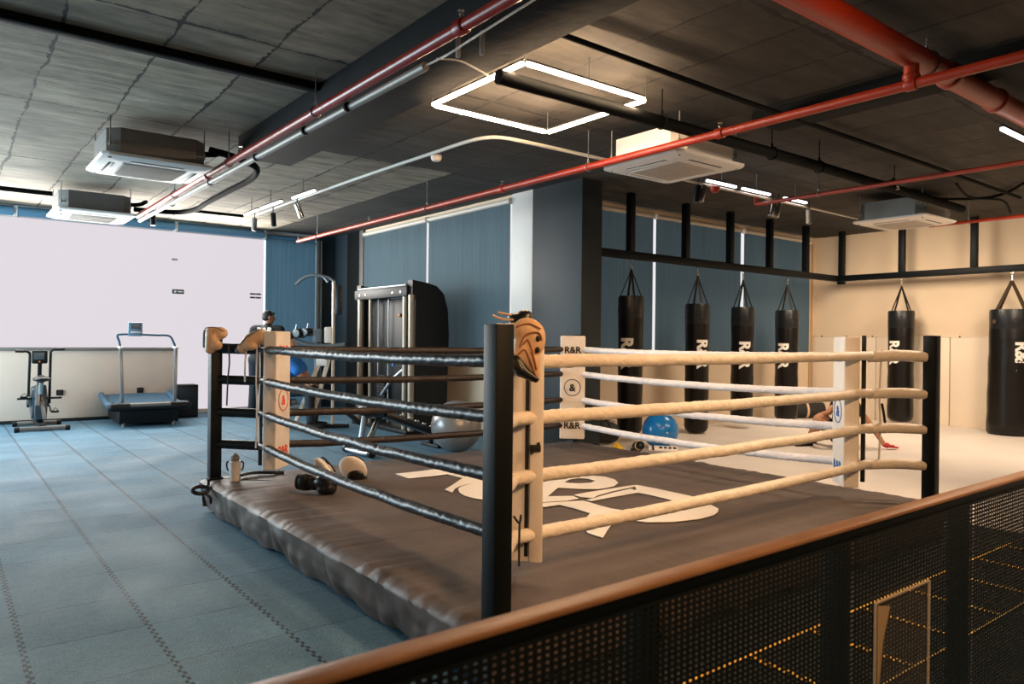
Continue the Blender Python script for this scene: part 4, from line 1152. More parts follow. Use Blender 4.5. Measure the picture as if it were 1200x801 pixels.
# ------------------------------------------------------------------ leg machine with upright
t = thing('multi_gym', 'white-framed multi-gym with slanted legs and high grip bar by the blue wall', 'gym machine', (4.45, 10.5, 0))
MB().bar((4.66, 10.32, .03), (4.66, 10.32, 2.19), .04, .04, bev=.006).obj('column', M['machine_white'], t, world=True)
MB().tube(smoothpts([(4.66, 10.32, 2.18), (4.60, 10.37, 2.235), (4.5, 10.44, 2.26), (4.41, 10.51, 2.265)], 4), .022, n=12).obj('arm', M['steel_grey'], t, world=True)
MB().tube(smoothpts([(4.22, 10.665, 2.125), (4.255, 10.64, 2.17), (4.31, 10.595, 2.225), (4.39, 10.53, 2.262), (4.47, 10.465, 2.268), (4.535, 10.415, 2.25), (4.59, 10.37, 2.17)], 5), .024, n=12).obj('grip_bar', M['steel_grey'], t, world=True)
MB().box((4.72, 10.27, 1.9), (.10, .05, .44), rz=-.66, bev=.02).obj('back_pad', M['black_vinyl'], t, world=True)
for (p, q) in (((4.52, 10.42, 1.05), (4.22, 10.66, .05)), ((4.62, 10.345, 1.08), (4.40, 10.515, .05))):
    MB().bar(p, q, .055, .055, bev=.008).obj('slanted_leg', M['machine_white'], t, world=True)
for (p, q) in (((4.33, 10.57, .47), (4.50, 10.44, .47)), ((4.50, 10.44, .45), (4.80, 10.22, .47))):
    MB().bar(p, q, .05, .05, bev=.006).obj('cross_bar', M['machine_white'], t, world=True)
MB().box((4.52, 10.40, .98), (.17, .05, .12), rz=-.66, bev=.012).obj('white_plate', M['white_plastic'], t, world=True)
MB().tube(smoothpts([(4.18, 10.70, 1.31), (4.35, 10.55, 1.24), (4.55, 10.40, 1.21), (4.80, 10.20, 1.24)], 5), .05, n=14, flat=.7).obj('arm_beam', M['padgrey'], t, world=True)
for x, y, z, s_ in ((4.28, 10.61, 1.40, .07), (4.38, 10.53, 1.42, .06)):
    MB().cyl((x-.09, y-.02, z), (x+.06, y+.06, z), s_, n=18, bev=.012).obj('roller_pad', M['black_vinyl'], t, world=True)
MB().box((4.47, 10.455, 1.37), (.13, .06, .20), rz=-.66, bev=.02, M=None).obj('grey_pad', M['padgrey'], t, world=True)
MB().box((4.60, 10.36, 1.38), (.12, .04, .24), rz=-.66, bev=.02).obj('white_pad', M['machine_white'], t, world=True)
for (a, b_, c) in ((4.335, 10.57, 1.52), (4.20, 10.68, 1.50)): MB().cyl((a, b_, 1.36), (a+.03, b_-.02, c+.03), .012, n=8).obj('pin', M['steel_grey'], t, world=True)
MB().box((4.065, 10.795, .37), (.38, .36, .09), rz=-.66, bev=.03).obj('seat', M['black_vinyl'], t, world=True)
MB().bar((4.065, 10.795, .02), (4.065, 10.795, .34), .08, .08, bev=.008).obj('seat_post', M['machine_black'], t, world=True)
MB().bar((3.85, 10.98, .03), (4.86, 10.18, .03), .08, .05, bev=.006).obj('base_rail', M['machine_black'], t, world=True)
MB().bar((4.75, 10.25, .30), (5.02, 10.05, .05), .06, .06, bev=.008).obj('brace', M['machine_black'], t, world=True)

# ------------------------------------------------------------------ bench behind the ring
t = thing('weight_bench', 'black upholstered weight bench with silver legs behind the black ropes', 'bench', (4.1, 7.8, 0))
blob_obj('seat_pad', [('b', (4.06-4.1, 7.84-7.8, .545), (.36, .34, .13), .05, None), ('e', (4.03-4.1, .03, .49), (.18, .17, .09))], M['black_vinyl'], t, .012, 6)
MB().bar((3.815, 7.72, .03), (3.93, 7.80, .50), .05, .05, bev=.006).obj('leg', M['steel_grey'], t, world=True)
MB().bar((3.86, 7.70, .03), (4.16, 7.86, .44), .05, .05, bev=.006).obj('leg', M['chrome'], t, world=True)
fb = MB().tube(smoothpts([(3.775, 8.0, .05), (3.80, 7.85, .035), (3.815, 7.6, .035), (3.83, 7.44, .05)], 4), .028, n=14).obj('foot_bar', M['steel_grey'], t, world=True)
for y in (8.0, 7.44): MB().cyl((3.79 if y > 7.7 else 3.825, y-.03, .05), (3.79 if y > 7.7 else 3.825, y+.03, .05), .045, n=16, bev=.006).obj('foot_cap', M['machine_black'], fb, world=True)
bk = MB().bar((4.18, 7.88, .45), (4.90, 7.86, .17), .30, .085, bev=.025).obj('backrest', M['black_vinyl'], t, world=True)
for i in range(6):
    q = .15 + i*.14
    p = V((4.18, 7.88, .45)).lerp(V((4.90, 7.86, .17)), q)
    MB().box((p.x, p.y-.12, p.z+.052), (.05, .03, .03), bev=.006).obj('notch', M['chrome'], bk, world=True)
MB().bar((4.85, 7.86, .16), (4.86, 7.86, .03), .05, .05, bev=.004).box((4.86, 7.86, .02), (.06, .4, .04), bev=.01).obj('rear_foot', M['machine_black'], t, world=True)

# ------------------------------------------------------------------ balls and floor clutter
t = thing('exercise_ball', 'large silver-grey exercise ball behind the near ring post', 'ball', (4.893, 7.339, .305))
b = MB()
prof = []
for i in range(41):
    a = -PI/2 + PI*i/40
    r_ = .305 + .0022*math.cos(a*34) * (1 if abs(a) < .9 else 0)
    prof.append((max(0, r_*math.cos(a)), r_*math.sin(a)))
prof[0] = (0, -.305); prof[-1] = (0, .305)
b.lathe(prof, n=56, M=Matrix.Rotation(.5, 4, 'X')).obj('ball', M['silver_ball'], t, sharp=80)
MB().cyl((.0, -.303, .06), (0, -.308, .061), .012, n=12).obj('valve', M['grey_plastic'], t)
t = thing('exercise_ball', 'shiny blue exercise ball on the pale floor below the second bag', 'ball', (7.09, 6.09, .234))
MB().ell((0, 0, 0), (.222,)*3, 56).obj('ball', M['blue_ball'], t)
MB().cyl((-.1, -.198, .0), (-.103, -.203, 0), .01, n=12).obj('valve', M['white_plastic'], t)

def glove(label, loc, rot, m_main, m_palm, scale=1.0, group=None, m_strap=None):
    """boxing glove: padded fist, thumb, wrist cuff with strap. local +Z = knuckles, -Z = cuff, -Y = palm"""
    t = thing('boxing_glove', label, 'boxing glove', loc, 0, group)
    t.rotation_euler = rot
    s = scale
    sh = [('e', (0, .01*s, .045*s), (.068*s, .052*s, .085*s)), ('e', (0, -.022*s, .075*s), (.062*s, .045*s, .052*s)), ('e', (0, -.034*s, .04*s), (.055*s, .032*s, .045*s)), ('c', (0, .0, -.03*s), (0, .004*s, -.11*s), .047*s, .044*s)]
    blob_obj('fist', sh, m_main, t, .0065, 5)
    blob_obj('thumb', [('c', (.052*s, -.012*s, -.03*s), (.074*s, -.03*s, .035*s), .024*s, .026*s), ('c', (.074*s, -.03*s, .035*s), (.052*s, -.055*s, .075*s), .026*s, .02*s)], m_main, t, .0055, 4)
    MB().lathe([(.040*s, -.15*s), (.050*s, -.152*s), (.053*s, -.14*s), (.052*s, -.06*s), (.048*s, -.052*s), (.040*s, -.055*s)], (0, .002*s, 0), 28).obj('cuff', m_palm, t)
    MB().lathe([(.0535*s, -.125*s), (.0555*s, -.122*s), (.0555*s, -.085*s), (.0535*s, -.082*s)], (0, .002*s, 0), 28).obj('strap', m_strap or m_palm, t)
    return t
TL, BV, WL = M['tan_leather'], M['black_vinyl'], M['white_leather']
# hand pad hanging between the near post and its corner pad (local x = picture right, -y = towards the viewer)
t = thing('focus_mitt', 'tan focus mitt with black hand pocket hanging beside the near post', 'focus mitt', (1.888, 2.318, 1.30), -.66)
blob_obj('pad', [('e', (-.005, .0, .075), (.062, .034, .055)), ('e', (.02, 0, .045), (.052, .034, .075)), ('e', (-.012, 0, .0), (.050, .034, .085)), ('e', (.02, 0, -.05), (.032, .028, .07)), ('e', (.035, 0, -.095), (.018, .02, .04))], M['tan_leather'], t, .006, 3)
blob_obj('hand_pocket', [('c', (-.045, -.012, -.045), (-.025, -.018, -.085), .026, .028), ('c', (-.025, -.018, -.085), (.03, -.018, -.118), .027, .015)], M['black_vinyl'], t, .006, 3)
for pts in ([(-.05, -.022, .09), (0, -.032, .105), (.05, -.03, .085)], [(-.035, -.03, .01), (-.01, -.036, .06), (.04, -.034, .07), (.055, -.03, .04)], [(-.04, -.028, -.02), (-.012, -.035, .0), (.012, -.034, -.05), (.03, -.027, -.1)], [(-.022, -.034, .02), (0, -.037, .04), (.02, -.034, -.02), (.035, -.024, -.08)]):
    MB().tube(smoothpts(pts, 5), .0035, n=6).obj('piping', M['skin_tan'], t)
for z in (.045, -.0): MB().ell((.038, -.028, z), (.010, .012, .013), 14).obj('finger_opening', M['dark_slot'], t)
t = thing('focus_mitt', 'crumpled black mitt with tan straps lying on top of the near corner pad', 'focus mitt', (1.965, 2.46, 1.425), -.66)
blob_obj('pad', [('e', (.0, 0, .0), (.052, .05, .032)), ('e', (.015, 0, .015), (.035, .04, .03)), ('e', (-.03, 0, .01), (.03, .035, .02))], M['black_vinyl'], t, .006, 3)
for pts in ([(-.03, -.03, .0), (-.075, -.03, .0), (-.11, -.025, .012), (-.12, -.02, .018)], [(-.03, -.02, .015), (-.07, -.02, .024), (-.10, -.02, .03)], [(-.02, -.03, -.015), (-.06, -.035, -.022), (-.10, -.03, -.02)]):
    MB().tube(smoothpts(pts, 4), .008, n=8, flat=.6).obj('strap', M['tan_leather'], t)
# two gloves on the far left post and its top turnbuckle cover
def drape(label, loc, rz, shapes, cuff, lace=None):
    t = thing('boxing_glove', label, 'boxing glove', loc, rz)
    blob_obj('fist', shapes, M['tan_leather'], t, .007, 4)
    blob_obj('cuff', cuff, M['padgrey'], t, .007, 3)
    return t
t = drape('tan boxing glove with grey cuff draped over the top of the far left post', (1.655, 5.765, 1.31), -.66,
      [('e', (.03, 0, .055), (.062, .05, .048)), ('e', (-.02, 0, .055), (.055, .05, .05)), ('c', (-.015, -.02, .03), (-.03, -.02, -.065), .05, .038), ('e', (.02, -.03, -.035), (.045, .04, .04))],
      [('c', (-.068, 0, .06), (-.074, 0, -.04), .026, .022)])
MB().tube(smoothpts([(-.06, -.045, .09), (-.02, -.05, .098), (.03, -.05, .095), (.08, -.03, .07)], 5), .004, n=6).obj('piping', M['skin_tan'], t)
MB().tube(smoothpts([(.005, -.052, .085), (.008, -.056, .05), (.004, -.06, .02)], 5), .0035, n=6).obj('piping', M['skin_tan'], t)
t = drape('tan boxing glove lying over the top left turnbuckle cover against the pad', (1.88, 5.575, 1.305), -.66,
      [('c', (-.09, 0, -.055), (-.02, 0, .005), .036, .055), ('c', (-.02, 0, .005), (.055, 0, .045), .058, .052), ('c', (.055, 0, .045), (.115, 0, -.02), .05, .034), ('e', (-.015, -.03, -.035), (.055, .035, .032))],
      [('c', (-.085, 0, -.05), (-.115, 0, -.072), .033, .026)])
MB().tube(smoothpts([(-.10, -.03, -.03), (-.05, -.045, .02), (.0, -.055, .055), (.055, -.05, .092)], 5), .004, n=6).obj('piping', M['webbing'], t)
for lab, pts, w_ in (('white glove lace dangling from the left turnbuckle cover', [(1.83, 5.62, 1.30), (1.84, 5.63, 1.22), (1.83, 5.62, 1.12), (1.835, 5.63, 1.0)], .007),
                ('dark glove lace dangling beside the far left post', [(1.745, 5.74, 1.28), (1.75, 5.73, 1.15), (1.74, 5.73, 1.02), (1.73, 5.72, .82)], .006)):
    tag(MB().tube(smoothpts(pts, 6), w_, n=8).obj('glove_lace', M['white_rope'] if 'white' in lab else M['webbing'], None), lab, 'lace')
# focus mitts and glove inside the ring
def mitt(label, loc, rot, s=1.0):
    t = thing('focus_mitt', label, 'focus mitt', loc, 0, 'focus mitts on the canvas'); t.rotation_euler = rot
    blob_obj('pad', [('e', (0, 0, .0), (.105*s, .125*s, .042*s)), ('e', (0, -.03*s, .02*s), (.085*s, .085*s, .04*s))], WL, t, .008, 4)
    blob_obj('hand_pocket', [('e', (0, -.06*s, -.035*s), (.07*s, .075*s, .032*s)), ('c', (-.05*s, -.11*s, -.02*s), (.05*s, -.11*s, -.02*s), .022*s, .022*s)], BV, t, .008, 3)
    MB().tube([(.075*s*math.cos(a*PI/8 - PI*.1), .01*s + .08*s*math.sin(a*PI/8 - PI*.1), .045*s) for a in range(10)], .012*s, n=8, flat=.5).obj('band', BV, t)
    MB().cyl((0, .05*s, .040*s), (0, .05*s, .0455*s), .02*s, n=20).obj('emblem', M['black_print'], t)
    return t
mitt('white focus mitt on the canvas by the bench foot, right of the other mitt', (2.56, 5.28, .325), (1.0, .35, 2.3))
mitt('white focus mitt propped up on the canvas just right of the left corner pad', (2.33, 5.30, .335), (.85, -.5, 1.9))
glove('black boxing glove lying on the canvas in front of the white mitts', (2.13, 4.93, .310), (1.62, .25, .75), BV, M['bag'], 1.05, None, BV)
# pile at the far right edge of the ring
glove('black boxing glove with gold ring print on the pale floor beside the ring', (6.62, 6.02, .085), (1.75, .2, 2.5), mat('glove_dark_blue', '#12202c', .35, 0, .2, 30), BV, 1.0, None, M['ladder'])
t = thing('shin_guard', 'white and black shin guard lying below the blue ball', 'shin guard', (6.80, 5.80, .085), -.72)
b = bmesh.new(); rows = []
for i in range(17):
    u = i/16; x = -.17 + .34*u; wv = .075*(1 - .35*u)
    rows.append([b.verts.new((x, wv*math.sin(a), .055*math.cos(a)*(1-.2*u) - .035)) for a in [(-1.2 + 2.4*k/10) for k in range(11)]])
for A, B in zip(rows, rows[1:]):
    for k in range(10): b.faces.new((A[k], A[k+1], B[k+1], B[k]))
ret = bmesh.ops.extrude_face_region(b, geom=b.faces[:])
bmesh.ops.translate(b, vec=(0, 0, -.018), verts=[q for q in ret['geom'] if isinstance(q, bmesh.types.BMVert)])
bmesh.ops.recalc_face_normals(b, faces=b.faces)
m_ = MB(); m_.bm.free(); m_.bm = b
m_.obj('shell', WL, t)
for i in range(4):
    MB().box((-.03 + i*.055, -.045 + i*.004, .003 - i*.002), (.036, .035, .02), bev=.006, M=Matrix.Rotation(0, 4, 'X')).obj('dark_panel', BV, t)
MB().tube([(-.12, .08*math.sin(a), .06*math.cos(a) - .035) for a in [(-1.4 + 2.8*k/12) for k in range(13)]], .012, n=8).obj('strap', M['cloth_navy'], t)
t = thing('yellow_cloth', 'crumpled yellow cloth left of the dark glove on the pale floor', 'cloth', (6.50, 6.25, .012))
b = bmesh.new(); rows = []
for i in range(21):
    rg = []
    for k in range(28):
        a = 2*PI*k/28; q = i/20
        r_ = .10*(1-q)*(1 + .25*noise.noise(V((math.cos(a)*1.5, math.sin(a)*1.5, 3))))
        z = .085*(1-(1-q)**2)*(1 + .35*noise.noise(V((math.cos(a)*2, math.sin(a)*2, q*3))))
        rg.append(b.verts.new((r_*math.cos(a), r_*math.sin(a)*.8, z + .008*noise.noise(V((a*3, q*6, 0))))))
    rows.append(rg)
for A, B in zip(rows, rows[1:]):
    for k in range(28): b.faces.new((A[k], A[(k+1) % 28], B[(k+1) % 28], B[k]))
bmesh.ops.remove_doubles(b, verts=b.verts, dist=.0008)
m_ = MB(); m_.bm.free(); m_.bm = b
m_.obj('cloth', M['yellow'], t, sharp=80)
# bottle and skipping rope at the left corner
t = thing('water_bottle', 'white water bottle with grey cap standing at the left ring corner', 'bottle', (1.79, 5.70, ZCAN-.002))
MB().lathe([(0, 0), (.034, 0), (.037, .006), (.036, .05), (.040, .055), (.043, .12), (.044, .148), (.040, .152), (0, .152)], n=32).obj('bottle', M['white_plastic'], t)
MB().lathe([(.030, .150), (.032, .155), (.032, .185), (.026, .195), (.012, .20), (.012, .21), (0, .21)], n=28).obj('cap', M['grey_plastic'], t)
for s_ in (-1, 1): MB().tube(smoothpts([(s_*.032, -s_*.02, .15), (s_*.052, -s_*.03, .14), (s_*.050, -s_*.03, .10), (s_*.042, -s_*.02, .08)], 4), .006, n=8).obj('carry_loop', M['machine_black'], t)
tag(MB().tube(smoothpts([(1.83, 5.78, ZCAN+.012), (1.90, 5.82, ZCAN+.02), (2.0, 5.83, ZCAN+.022), (2.12, 5.80, ZCAN+.014), (2.2, 5.78, ZCAN+.01)], 6), [.012 + .002*(i % 2) for i in range(25)], n=10).obj('skipping_rope', M['black_vinyl'], None), 'black skipping rope lying on the canvas behind the water bottle', 'skipping rope')
t = thing('duffel_bag', 'black duffel bag on the floor at the foot of the dark pillar', 'bag', (6.72, 6.78, .012), -.6)
blob_obj('bag', [('c', (-.12, 0, .17), (.13, 0, .15), .15, .14), ('e', (0, 0, .19), (.2, .13, .14))], mat('bag_cloth', '#14181a', .55, 0, .5, 12), t, .016, 5)
MB().tube(smoothpts([(-.12, -.14, .2), (-.08, -.17, .3), (0, -.15, .35), (.08, -.17, .29), (.12, -.14, .18)], 5), .012, n=8).obj('carry_handle', M['webbing'], t)
MB().tube([(-.2, 0, .30), (0, -.0, .335), (.2, 0, .29)], .007, n=8).obj('zip', M['galv_dark'], t)
t = thing('rolled_mat', 'dark rolled mat lying on the floor by the beige corner', 'mat', (12.12, 7.1, .012))
Mx = Matrix.Translation((0, 0, .14)) @ Matrix.Rotation(-.62, 4, 'Z') @ Matrix.Rotation(PI/2, 4, 'Y')
mb = MB()
for k in range(5): mb.lathe([(.135-.024*k, -.31), (.139-.024*k, -.30), (.139-.024*k, .30), (.135-.024*k, .31), (.122-.024*k, .31), (.122-.024*k, -.31), (.135-.024*k, -.31)], n=36, M=Mx)
mb.obj('roll', mat('mat_dark', '#1f1c18', .7, 0, .3, 20), t)
MB().lathe([(.140, -.02), (.143, -.018), (.143, .018), (.140, .02)], n=36, M=Mx).obj('band', M['tan_leather'], t)

# ------------------------------------------------------------------ people
def hand(w, palm, side, sc=1.0, curl=.5, thumb=1):
    """five-fingered hand from wrist w along unit vector palm; side = across the knuckles, towards the thumb"""
    w, d, s = V(w), V(palm).normalized(), V(side).normalized()
    nrm = d.cross(s).normalized()
    sh = [('c', w, w + d*.035*sc, .026*sc, .030*sc), ('c', w + d*.04*sc + s*.022*sc, w + d*.085*sc + s*.026*sc, .016*sc, .013*sc), ('c', w + d*.04*sc, w + d*.09*sc, .017*sc, .013*sc), ('c', w + d*.04*sc - s*.022*sc, w + d*.085*sc - s*.026*sc, .016*sc, .012*sc)]
    for k, (o, l) in enumerate(((.030, .068), (.011, .078), (-.009, .072), (-.028, .056))):
        a = w + d*.09*sc + s*o*sc
        b = a + (d*math.cos(curl*.6) - nrm*math.sin(curl*.6)) * l*.55*sc + s*o*.12*sc
        c = b + (d*math.cos(curl*1.7) - nrm*math.sin(curl*1.7)) * l*.45*sc
        sh += [('c', a, b, .0092*sc, .0086*sc), ('c', b, c, .0086*sc, .0072*sc)]
    a = w + d*.03*sc + s*.03*sc; b = a + (d*.6 + s*.7 - nrm*.2).normalized()*.04*sc; c = b + (d*.9 + s*.25 - nrm*.3).normalized()*.032*sc
    sh += [('c', a, b, .0125*sc, .0105*sc), ('c', b, c, .0105*sc, .0085*sc)]
    return sh
def head_shapes(c, fwd, up=(0, 0, 1), s=1.0):
    c, f_, u = V(c), V(fwd).normalized(), V(up).normalized(); r = f_.cross(u).normalized(); u = r.cross(f_)
    B = Matrix((r, f_, u)).transposed().to_4x4()
    P = lambda x, y, z: c + (r*x + f_*y + u*z)*s
    sh = [('e', P(0, -.012, .025), (.074*s, .093*s, .088*s), B), ('e', P(0, .022, -.045), (.056*s, .066*s, .072*s), B), ('e', P(0, .05, -.09), (.03*s, .03*s, .024*s), B),
          ('c', P(0, .086, .012), P(0, .106, -.03), .011*s, .016*s), ('c', P(-.02, .092, -.072), P(.02, .092, -.072), .009*s, .009*s)]
    for k in (-1, 1):
        sh += [('e', P(k*.076, -.005, -.008), (.012*s, .022*s, .033*s), B), ('e', P(k*.03, .078, .02), (.02*s, .012*s, .009*s), B)]
    return sh, P, B
def eyes(P, parent, s=1.0):
    for k in (-1, 1):
        e = P(k*.030, .089, .010)
        MB().ell(e, (.009*s,)*3, 12).obj('eye', M['black_print'], parent)

# standing man seen from behind
P1 = thing('person', 'standing man seen from behind in black shirt with white back print and black trousers', 'person', (4.42, 12.5, 0), -.6435)
skin = [('c', (-.10, 0, .95), (0, .0, 1.15), .15, .14), ('c', (0, 0, 1.15), (.02, .01, 1.42), .145, .13), ('c', (-.16, .01, 1.475), (.20, .01, 1.475), .06, .06), ('c', (.02, .0, 1.465), (.03, .03, 1.58), .062, .055),
        ('c', (-.18, .0, .92), (-.20, .03, .50), .088, .06), ('c', (-.20, .03, .50), (-.22, -.02, .09), .058, .040), ('c', (0, 0, .92), (-.01, .05, .50), .088, .06), ('c', (-.01, .05, .50), (-.03, 0, .09), .058, .040),
        ('c', (-.22, -.02, .06), (-.23, .14, .04), .042, .035), ('c', (-.03, 0, .06), (-.01, .16, .04), .042, .035),
        ('c', (-.19, .01, 1.465), (-.26, .02, 1.13), .055, .042), ('c', (-.26, .02, 1.13), (-.20, .20, .98), .041, .030), ('c', (.23, .01, 1.465), (.29, .04, 1.14), .055, .042), ('c', (.29, .04, 1.14), (.24, .24, 1.05), .041, .030)]
hs, HP, HB = head_shapes((.035, .03, 1.675), (.85, .55, -.1))
skin += hs + hand((-.20, .20, .98), (.2, .95, -.2), (.9, -.2, .2), 1.0, .9) + hand((.24, .24, 1.05), (-.2, .95, -.1), (-.9, -.2, .2), 1.0, .9)
blob_obj('body', skin, M['skin_tan'], P1, .009, 3)
eyes(HP, P1)
blob_obj('hair', [('e', HP(0, -.022, .042), (.080, .092, .082), HB), ('e', HP(0, -.05, -.01), (.07, .06, .06), HB), ('c', HP(-.05, .055, .075), HP(.05, .055, .075), .028, .028)], M['hair_dark'], P1, .009, 3)
blob_obj('shirt', [('c', (-.09, 0, .96), (0, 0, 1.15), .172, .165), ('c', (0, 0, 1.15), (.02, .01, 1.405), .165, .152), ('c', (-.17, .01, 1.47), (.21, .01, 1.47), .078, .078), ('c', (.02, .0, 1.49), (.025, .012, 1.525), .072, .066),
    ('c', (-.20, .01, 1.465), (-.255, .02, 1.20), .076, .07), ('c', (.24, .01, 1.465), (.285, .035, 1.21), .076, .07)], M['cloth_black'], P1, .012, 3)
blob_obj('trousers', [('c', (-.16, 0, .95), (-.02, 0, .95), .135, .135), ('c', (-.175, 0, .90), (-.20, .03, .50), .112, .083), ('c', (-.20, .03, .50), (-.22, -.015, .10), .082, .066), ('c', (-.01, 0, .90), (-.01, .05, .50), .112, .083), ('c', (-.01, .05, .50), (-.03, .005, .10), .082, .066)], M['cloth_navy'], P1, .012, 3)
for a, b_ in (((-.22, -.03, .045), (-.235, .16, .035)), ((-.03, -.01, .045), (-.01, .18, .035))):
    blob_obj('shoe', [('c', a, b_, .05, .043), ('b', ((a[0]+b_[0])/2, (a[1]+b_[1])/2, .012), (.09, .26, .024), .01, None)], M['machine_black'], P1, .009, 2)
mb = MB().mesh(text_mesh('R&R', .10, ext=.002, bold=.05), Matrix.Translation((.02, -.150, 1.455)) @ Matrix.Rotation(PI/2 - .30, 4, 'X'))
mb.obj('back_print', M['white_print'], P1, flat=True)

# seated person behind the left corner pad (local x = to the right of the picture, y = away)
P2 = thing('person', 'seated person in blue shirt and dark trousers on the multi-gym behind the left corner pad', 'person', (4.085, 10.78, 0), -.6617)
skin = [('c', (0, 0, .56), (.03, 0, .80), .135, .125), ('c', (.03, 0, .80), (.07, 0, 1.02), .13, .12), ('c', (.07, -.15, 1.06), (.07, .15, 1.06), .058, .058), ('c', (.07, 0, 1.06), (.09, 0, 1.20), .055, .052),
        ('c', (0, -.09, .55), (.42, -.12, .56), .085, .06), ('c', (.42, -.12, .56), (.44, -.13, .09), .058, .04), ('c', (0, .09, .55), (.42, .10, .56), .085, .06), ('c', (.42, .10, .56), (.44, .10, .09), .058, .04),
        ('c', (.43, -.13, .05), (.58, -.14, .035), .042, .034), ('c', (.43, .10, .05), (.58, .11, .035), .042, .034),
        ('c', (.08, -.18, 1.05), (.27, -.20, .85), .052, .044), ('c', (.27, -.20, .85), (.38, -.14, .66), .041, .030), ('c', (.08, .18, 1.05), (.24, .2, .83), .052, .042), ('c', (.24, .2, .83), (.40, .12, .66), .040, .030)]
hs, HP, HB = head_shapes((.10, 0, 1.285), (.95, -.1, -.25))
skin += hs + hand((.38, -.14, .66), (.75, .1, -.5), (.1, .9, .1), 1.0, .6) + hand((.40, .12, .66), (.75, 0, -.5), (.1, -.9, .1), 1.0, .6)
blob_obj('body', skin, M['skin'], P2, .009, 3); eyes(HP, P2)
blob_obj('hair', [('e', HP(0, -.022, .042), (.080, .092, .082), HB), ('e', HP(0, -.05, -.01), (.07, .06, .06), HB)], M['hair_dark'], P2, .009, 3)
blob_obj('shirt', [('c', (0, 0, .55), (.03, 0, .80), .155, .145), ('c', (.03, 0, .80), (.07, 0, 1.0), .148, .14), ('c', (.07, -.16, 1.055), (.07, .16, 1.055), .076, .076), ('c', (.08, -.185, 1.05), (.255, -.20, .87), .082, .088), ('c', (.08, .185, 1.05), (.22, .2, .87), .078, .08)], M['cloth_blue'], P2, .012, 3)
blob_obj('trousers', [('c', (-.02, -.08, .54), (-.02, .08, .54), .13, .13), ('c', (0, -.09, .55), (.42, -.12, .56), .108, .08), ('c', (.42, -.12, .56), (.44, -.13, .12), .078, .06), ('c', (0, .09, .55), (.42, .10, .56), .108, .08), ('c', (.42, .10, .56), (.44, .10, .12), .078, .06)], M['cloth_navy'], P2, .012, 3)
for y in (-.135, .105): blob_obj('shoe', [('c', (.42, y, .045), (.60, y-.005, .035), .05, .043), ('b', (.51, y, .012), (.27, .09, .024), .01, None)], M['machine_black'], P2, .009, 2)

# person sitting on the pale floor, leaning back on one red-gloved hand
P3 = thing('person', 'person in dark clothes sitting on the pale floor leaning on a red-gloved hand', 'person', (4.22*.789+9.4*.6145, -4.22*.6145+9.4*.789, .012), -.6617)
arm_end = V((.475, -.12, .06))
skin = [('c', (0, 0, .14), (.01, 0, .36), .13, .12), ('c', (.01, 0, .36), (.03, 0, .55), .12, .11), ('c', (.05, -.14, .575), (.01, .14, .575), .055, .055), ('c', (.03, 0, .58), (.02, 0, .70), .052, .048),
        ('c', (-.02, -.07, .12), (-.38, -.15, .355), .085, .058), ('c', (-.38, -.15, .355), (-.37, .13, .09), .054, .038), ('c', (-.02, .08, .12), (-.19, .10, .37), .085, .057), ('c', (-.19, .10, .37), (-.22, .40, .09), .054, .038),
        ('c', (.07, -.15, .565), (.30, -.13, .30), .048, .038), ('c', (.30, -.13, .30), arm_end, .037, .027), ('c', (0, .15, .565), (-.16, .05, .44), .046, .038), ('c', (-.16, .05, .44), (-.31, -.10, .43), .036, .027)]
hs, HP, HB = head_shapes((.01, -.01, .77), (-.95, -.15, .1), s=.96)
skin += hs + hand((-.31, -.10, .43), (-.8, -.5, -.15), (.5, -.85, 0), .95, .6)
blob_obj('body', skin, M['skin'], P3, .009, 3); eyes(HP, P3)
blob_obj('hair', [('e', HP(0, -.022, .042), (.078, .09, .08), HB), ('e', HP(0, -.06, -.01), (.068, .06, .06), HB)], M['hair_dark'], P3, .009, 3)
blob_obj('shirt', [('c', (0, 0, .16), (.01, 0, .36), .147, .137), ('c', (.01, 0, .36), (.03, 0, .54), .137, .128), ('c', (.055, -.15, .57), (.01, .15, .57), .072, .072), ('c', (.07, -.155, .56), (.14, -.147, .48), .07, .064), ('c', (0, .16, .56), (-.05, .12, .52), .068, .064)], M['cloth_black'], P3, .012, 3)
blob_obj('shorts', [('c', (0, -.06, .125), (0, .07, .125), .115, .115), ('c', (-.02, -.07, .13), (-.24, -.12, .27), .105, .09), ('c', (-.02, .08, .13), (-.13, .095, .28), .105, .09)], M['cloth_black'], P3, .012, 3)
for a, b_ in (((-.36, .14, .055), (-.54, .08, .04)), ((-.20, .41, .055), (-.40, .36, .04))):
    blob_obj('shoe', [('c', a, b_, .05, .042), ('c', (a[0]-.01, a[1], .09), a, .048, .05), ('c', (a[0], a[1], .024), (b_[0], b_[1], .022), .046, .042)], M['cloth_black'], P3, .009, 2)
    MB().lathe([(.043, .095), (.046, .10), (.044, .13), (.040, .132)], (a[0]-.002, a[1]-.01, .012), 20).obj('sock', M['white_plastic'], P3)
blob_obj('glove', [(h_[0], h_[1], h_[2], h_[3]+.004, h_[4]+.004) for h_ in hand(arm_end, (.93, -.05, -.25), (-.05, -.95, 0), 1.0, .12)], M['red_glove'], P3, .006, 2)
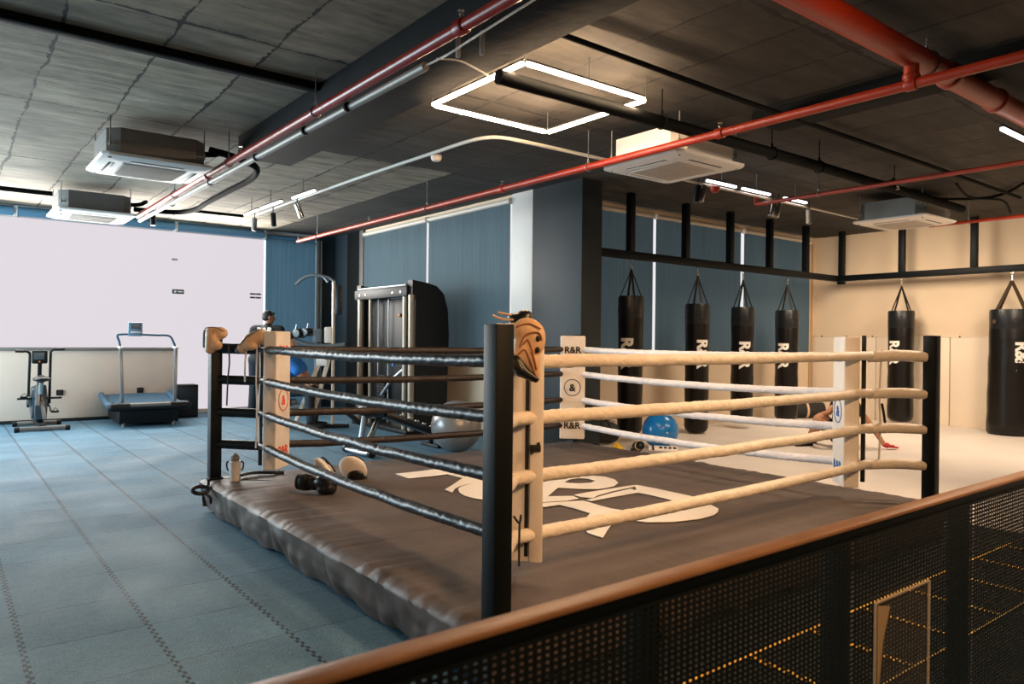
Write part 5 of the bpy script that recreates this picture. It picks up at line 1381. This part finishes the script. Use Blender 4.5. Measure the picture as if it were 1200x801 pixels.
# ------------------------------------------------------------------ light
w = bpy.data.worlds.new('world'); scene.world = w; w.use_nodes = True
bg_ = w.node_tree.nodes['Background']
bg_.inputs[0].default_value = (.35, .6, .8, 1); bg_.inputs[1].default_value = .04
def area(name, loc, target, sx, sy, power, col, spread=PI):
    l = bpy.data.lights.new(name, 'AREA'); l.shape = 'RECTANGLE'; l.size = sx; l.size_y = sy
    l.energy = power; l.color = col; l.spread = spread
    o = bpy.data.objects.new(name, l); COL.objects.link(o); o.location = loc
    o.rotation_euler = (V(target) - V(loc)).to_track_quat('-Z', 'Y').to_euler()
    return o
def spotl(name, loc, target, power, col, ang=1.6, blend=.8, rad=.1):
    l = bpy.data.lights.new(name, 'SPOT'); l.energy = power; l.color = col; l.spot_size = ang; l.spot_blend = blend; l.shadow_soft_size = rad
    o = bpy.data.objects.new(name, l); COL.objects.link(o); o.location = loc
    o.rotation_euler = (V(target) - V(loc)).to_track_quat('-Z', 'Y').to_euler()
    return o
# daylight: fill added along the unseen left wall, then the windows at the far end
area('left_daylight_fill', (-2.6, 9.9, 1.75), (0, 9.4, 1.95), 6.6, 2.6, 720, (.62, .86, 1.0))
area('daylight_far', (1.0, 13.22, 2.55), (1.3, 7, 2.6), 7.0, 1.1, 500, (1.0, .95, .88))
# warm ceiling spots over the right half of the hall
for x, y, tx, ty, p in ((8.2, 1.5, 8.8, 2.6, 215), (9.6, 2.2, 11.9, 3.2, 440), (8.6, 5.3, 9.3, 5.4, 250), (10.4, 5.4, 12.8, 5.8, 340), (10.4, -.8, 12.6, 0, 260)):
    spotl('ceiling_fill_spot', (x, y, 3.0), (tx, ty, 0.6), p, (1.0, .80, .60), 2.6, 1.0, .5)
spotl('ceiling_fill_spot', (3.3, -.3, 3.1), (3.4, 2.6, .9), 360, (1.0, .58, .28), 1.7, .9, .25)
spotl('ceiling_fill_spot', (.9, -.8, 3.1), (1.7, 2.2, 1.0), 330, (1.0, .56, .26), 1.3, .9, .25)  # unseen spot added near the camera to warm the near pad and rail
spotl('ceiling_fill_spot', (3.6, 1.5, 3.1), (3.5, 1.6, 0), 110, (1.0, .78, .5), 1.4, .9, .2)  # added to brighten the ladder, no fixture above it
spotl('ceiling_fill_spot', (7.0, 2.3, 2.95), (5.0, 3.8, .5), 300, (1.0, .76, .54), 2.0, .9, .25)

# ------------------------------------------------------------------ colour management
scene.render.engine = 'CYCLES'
scene.cycles.use_denoising = True
scene.cycles.max_bounces = 8
scene.cycles.sample_clamp_indirect = 4
scene.view_settings.view_transform = 'Standard'
scene.view_settings.look = 'None'
scene.view_settings.exposure = 0
scene.view_settings.gamma = 1
scene.view_settings.use_curve_mapping = False
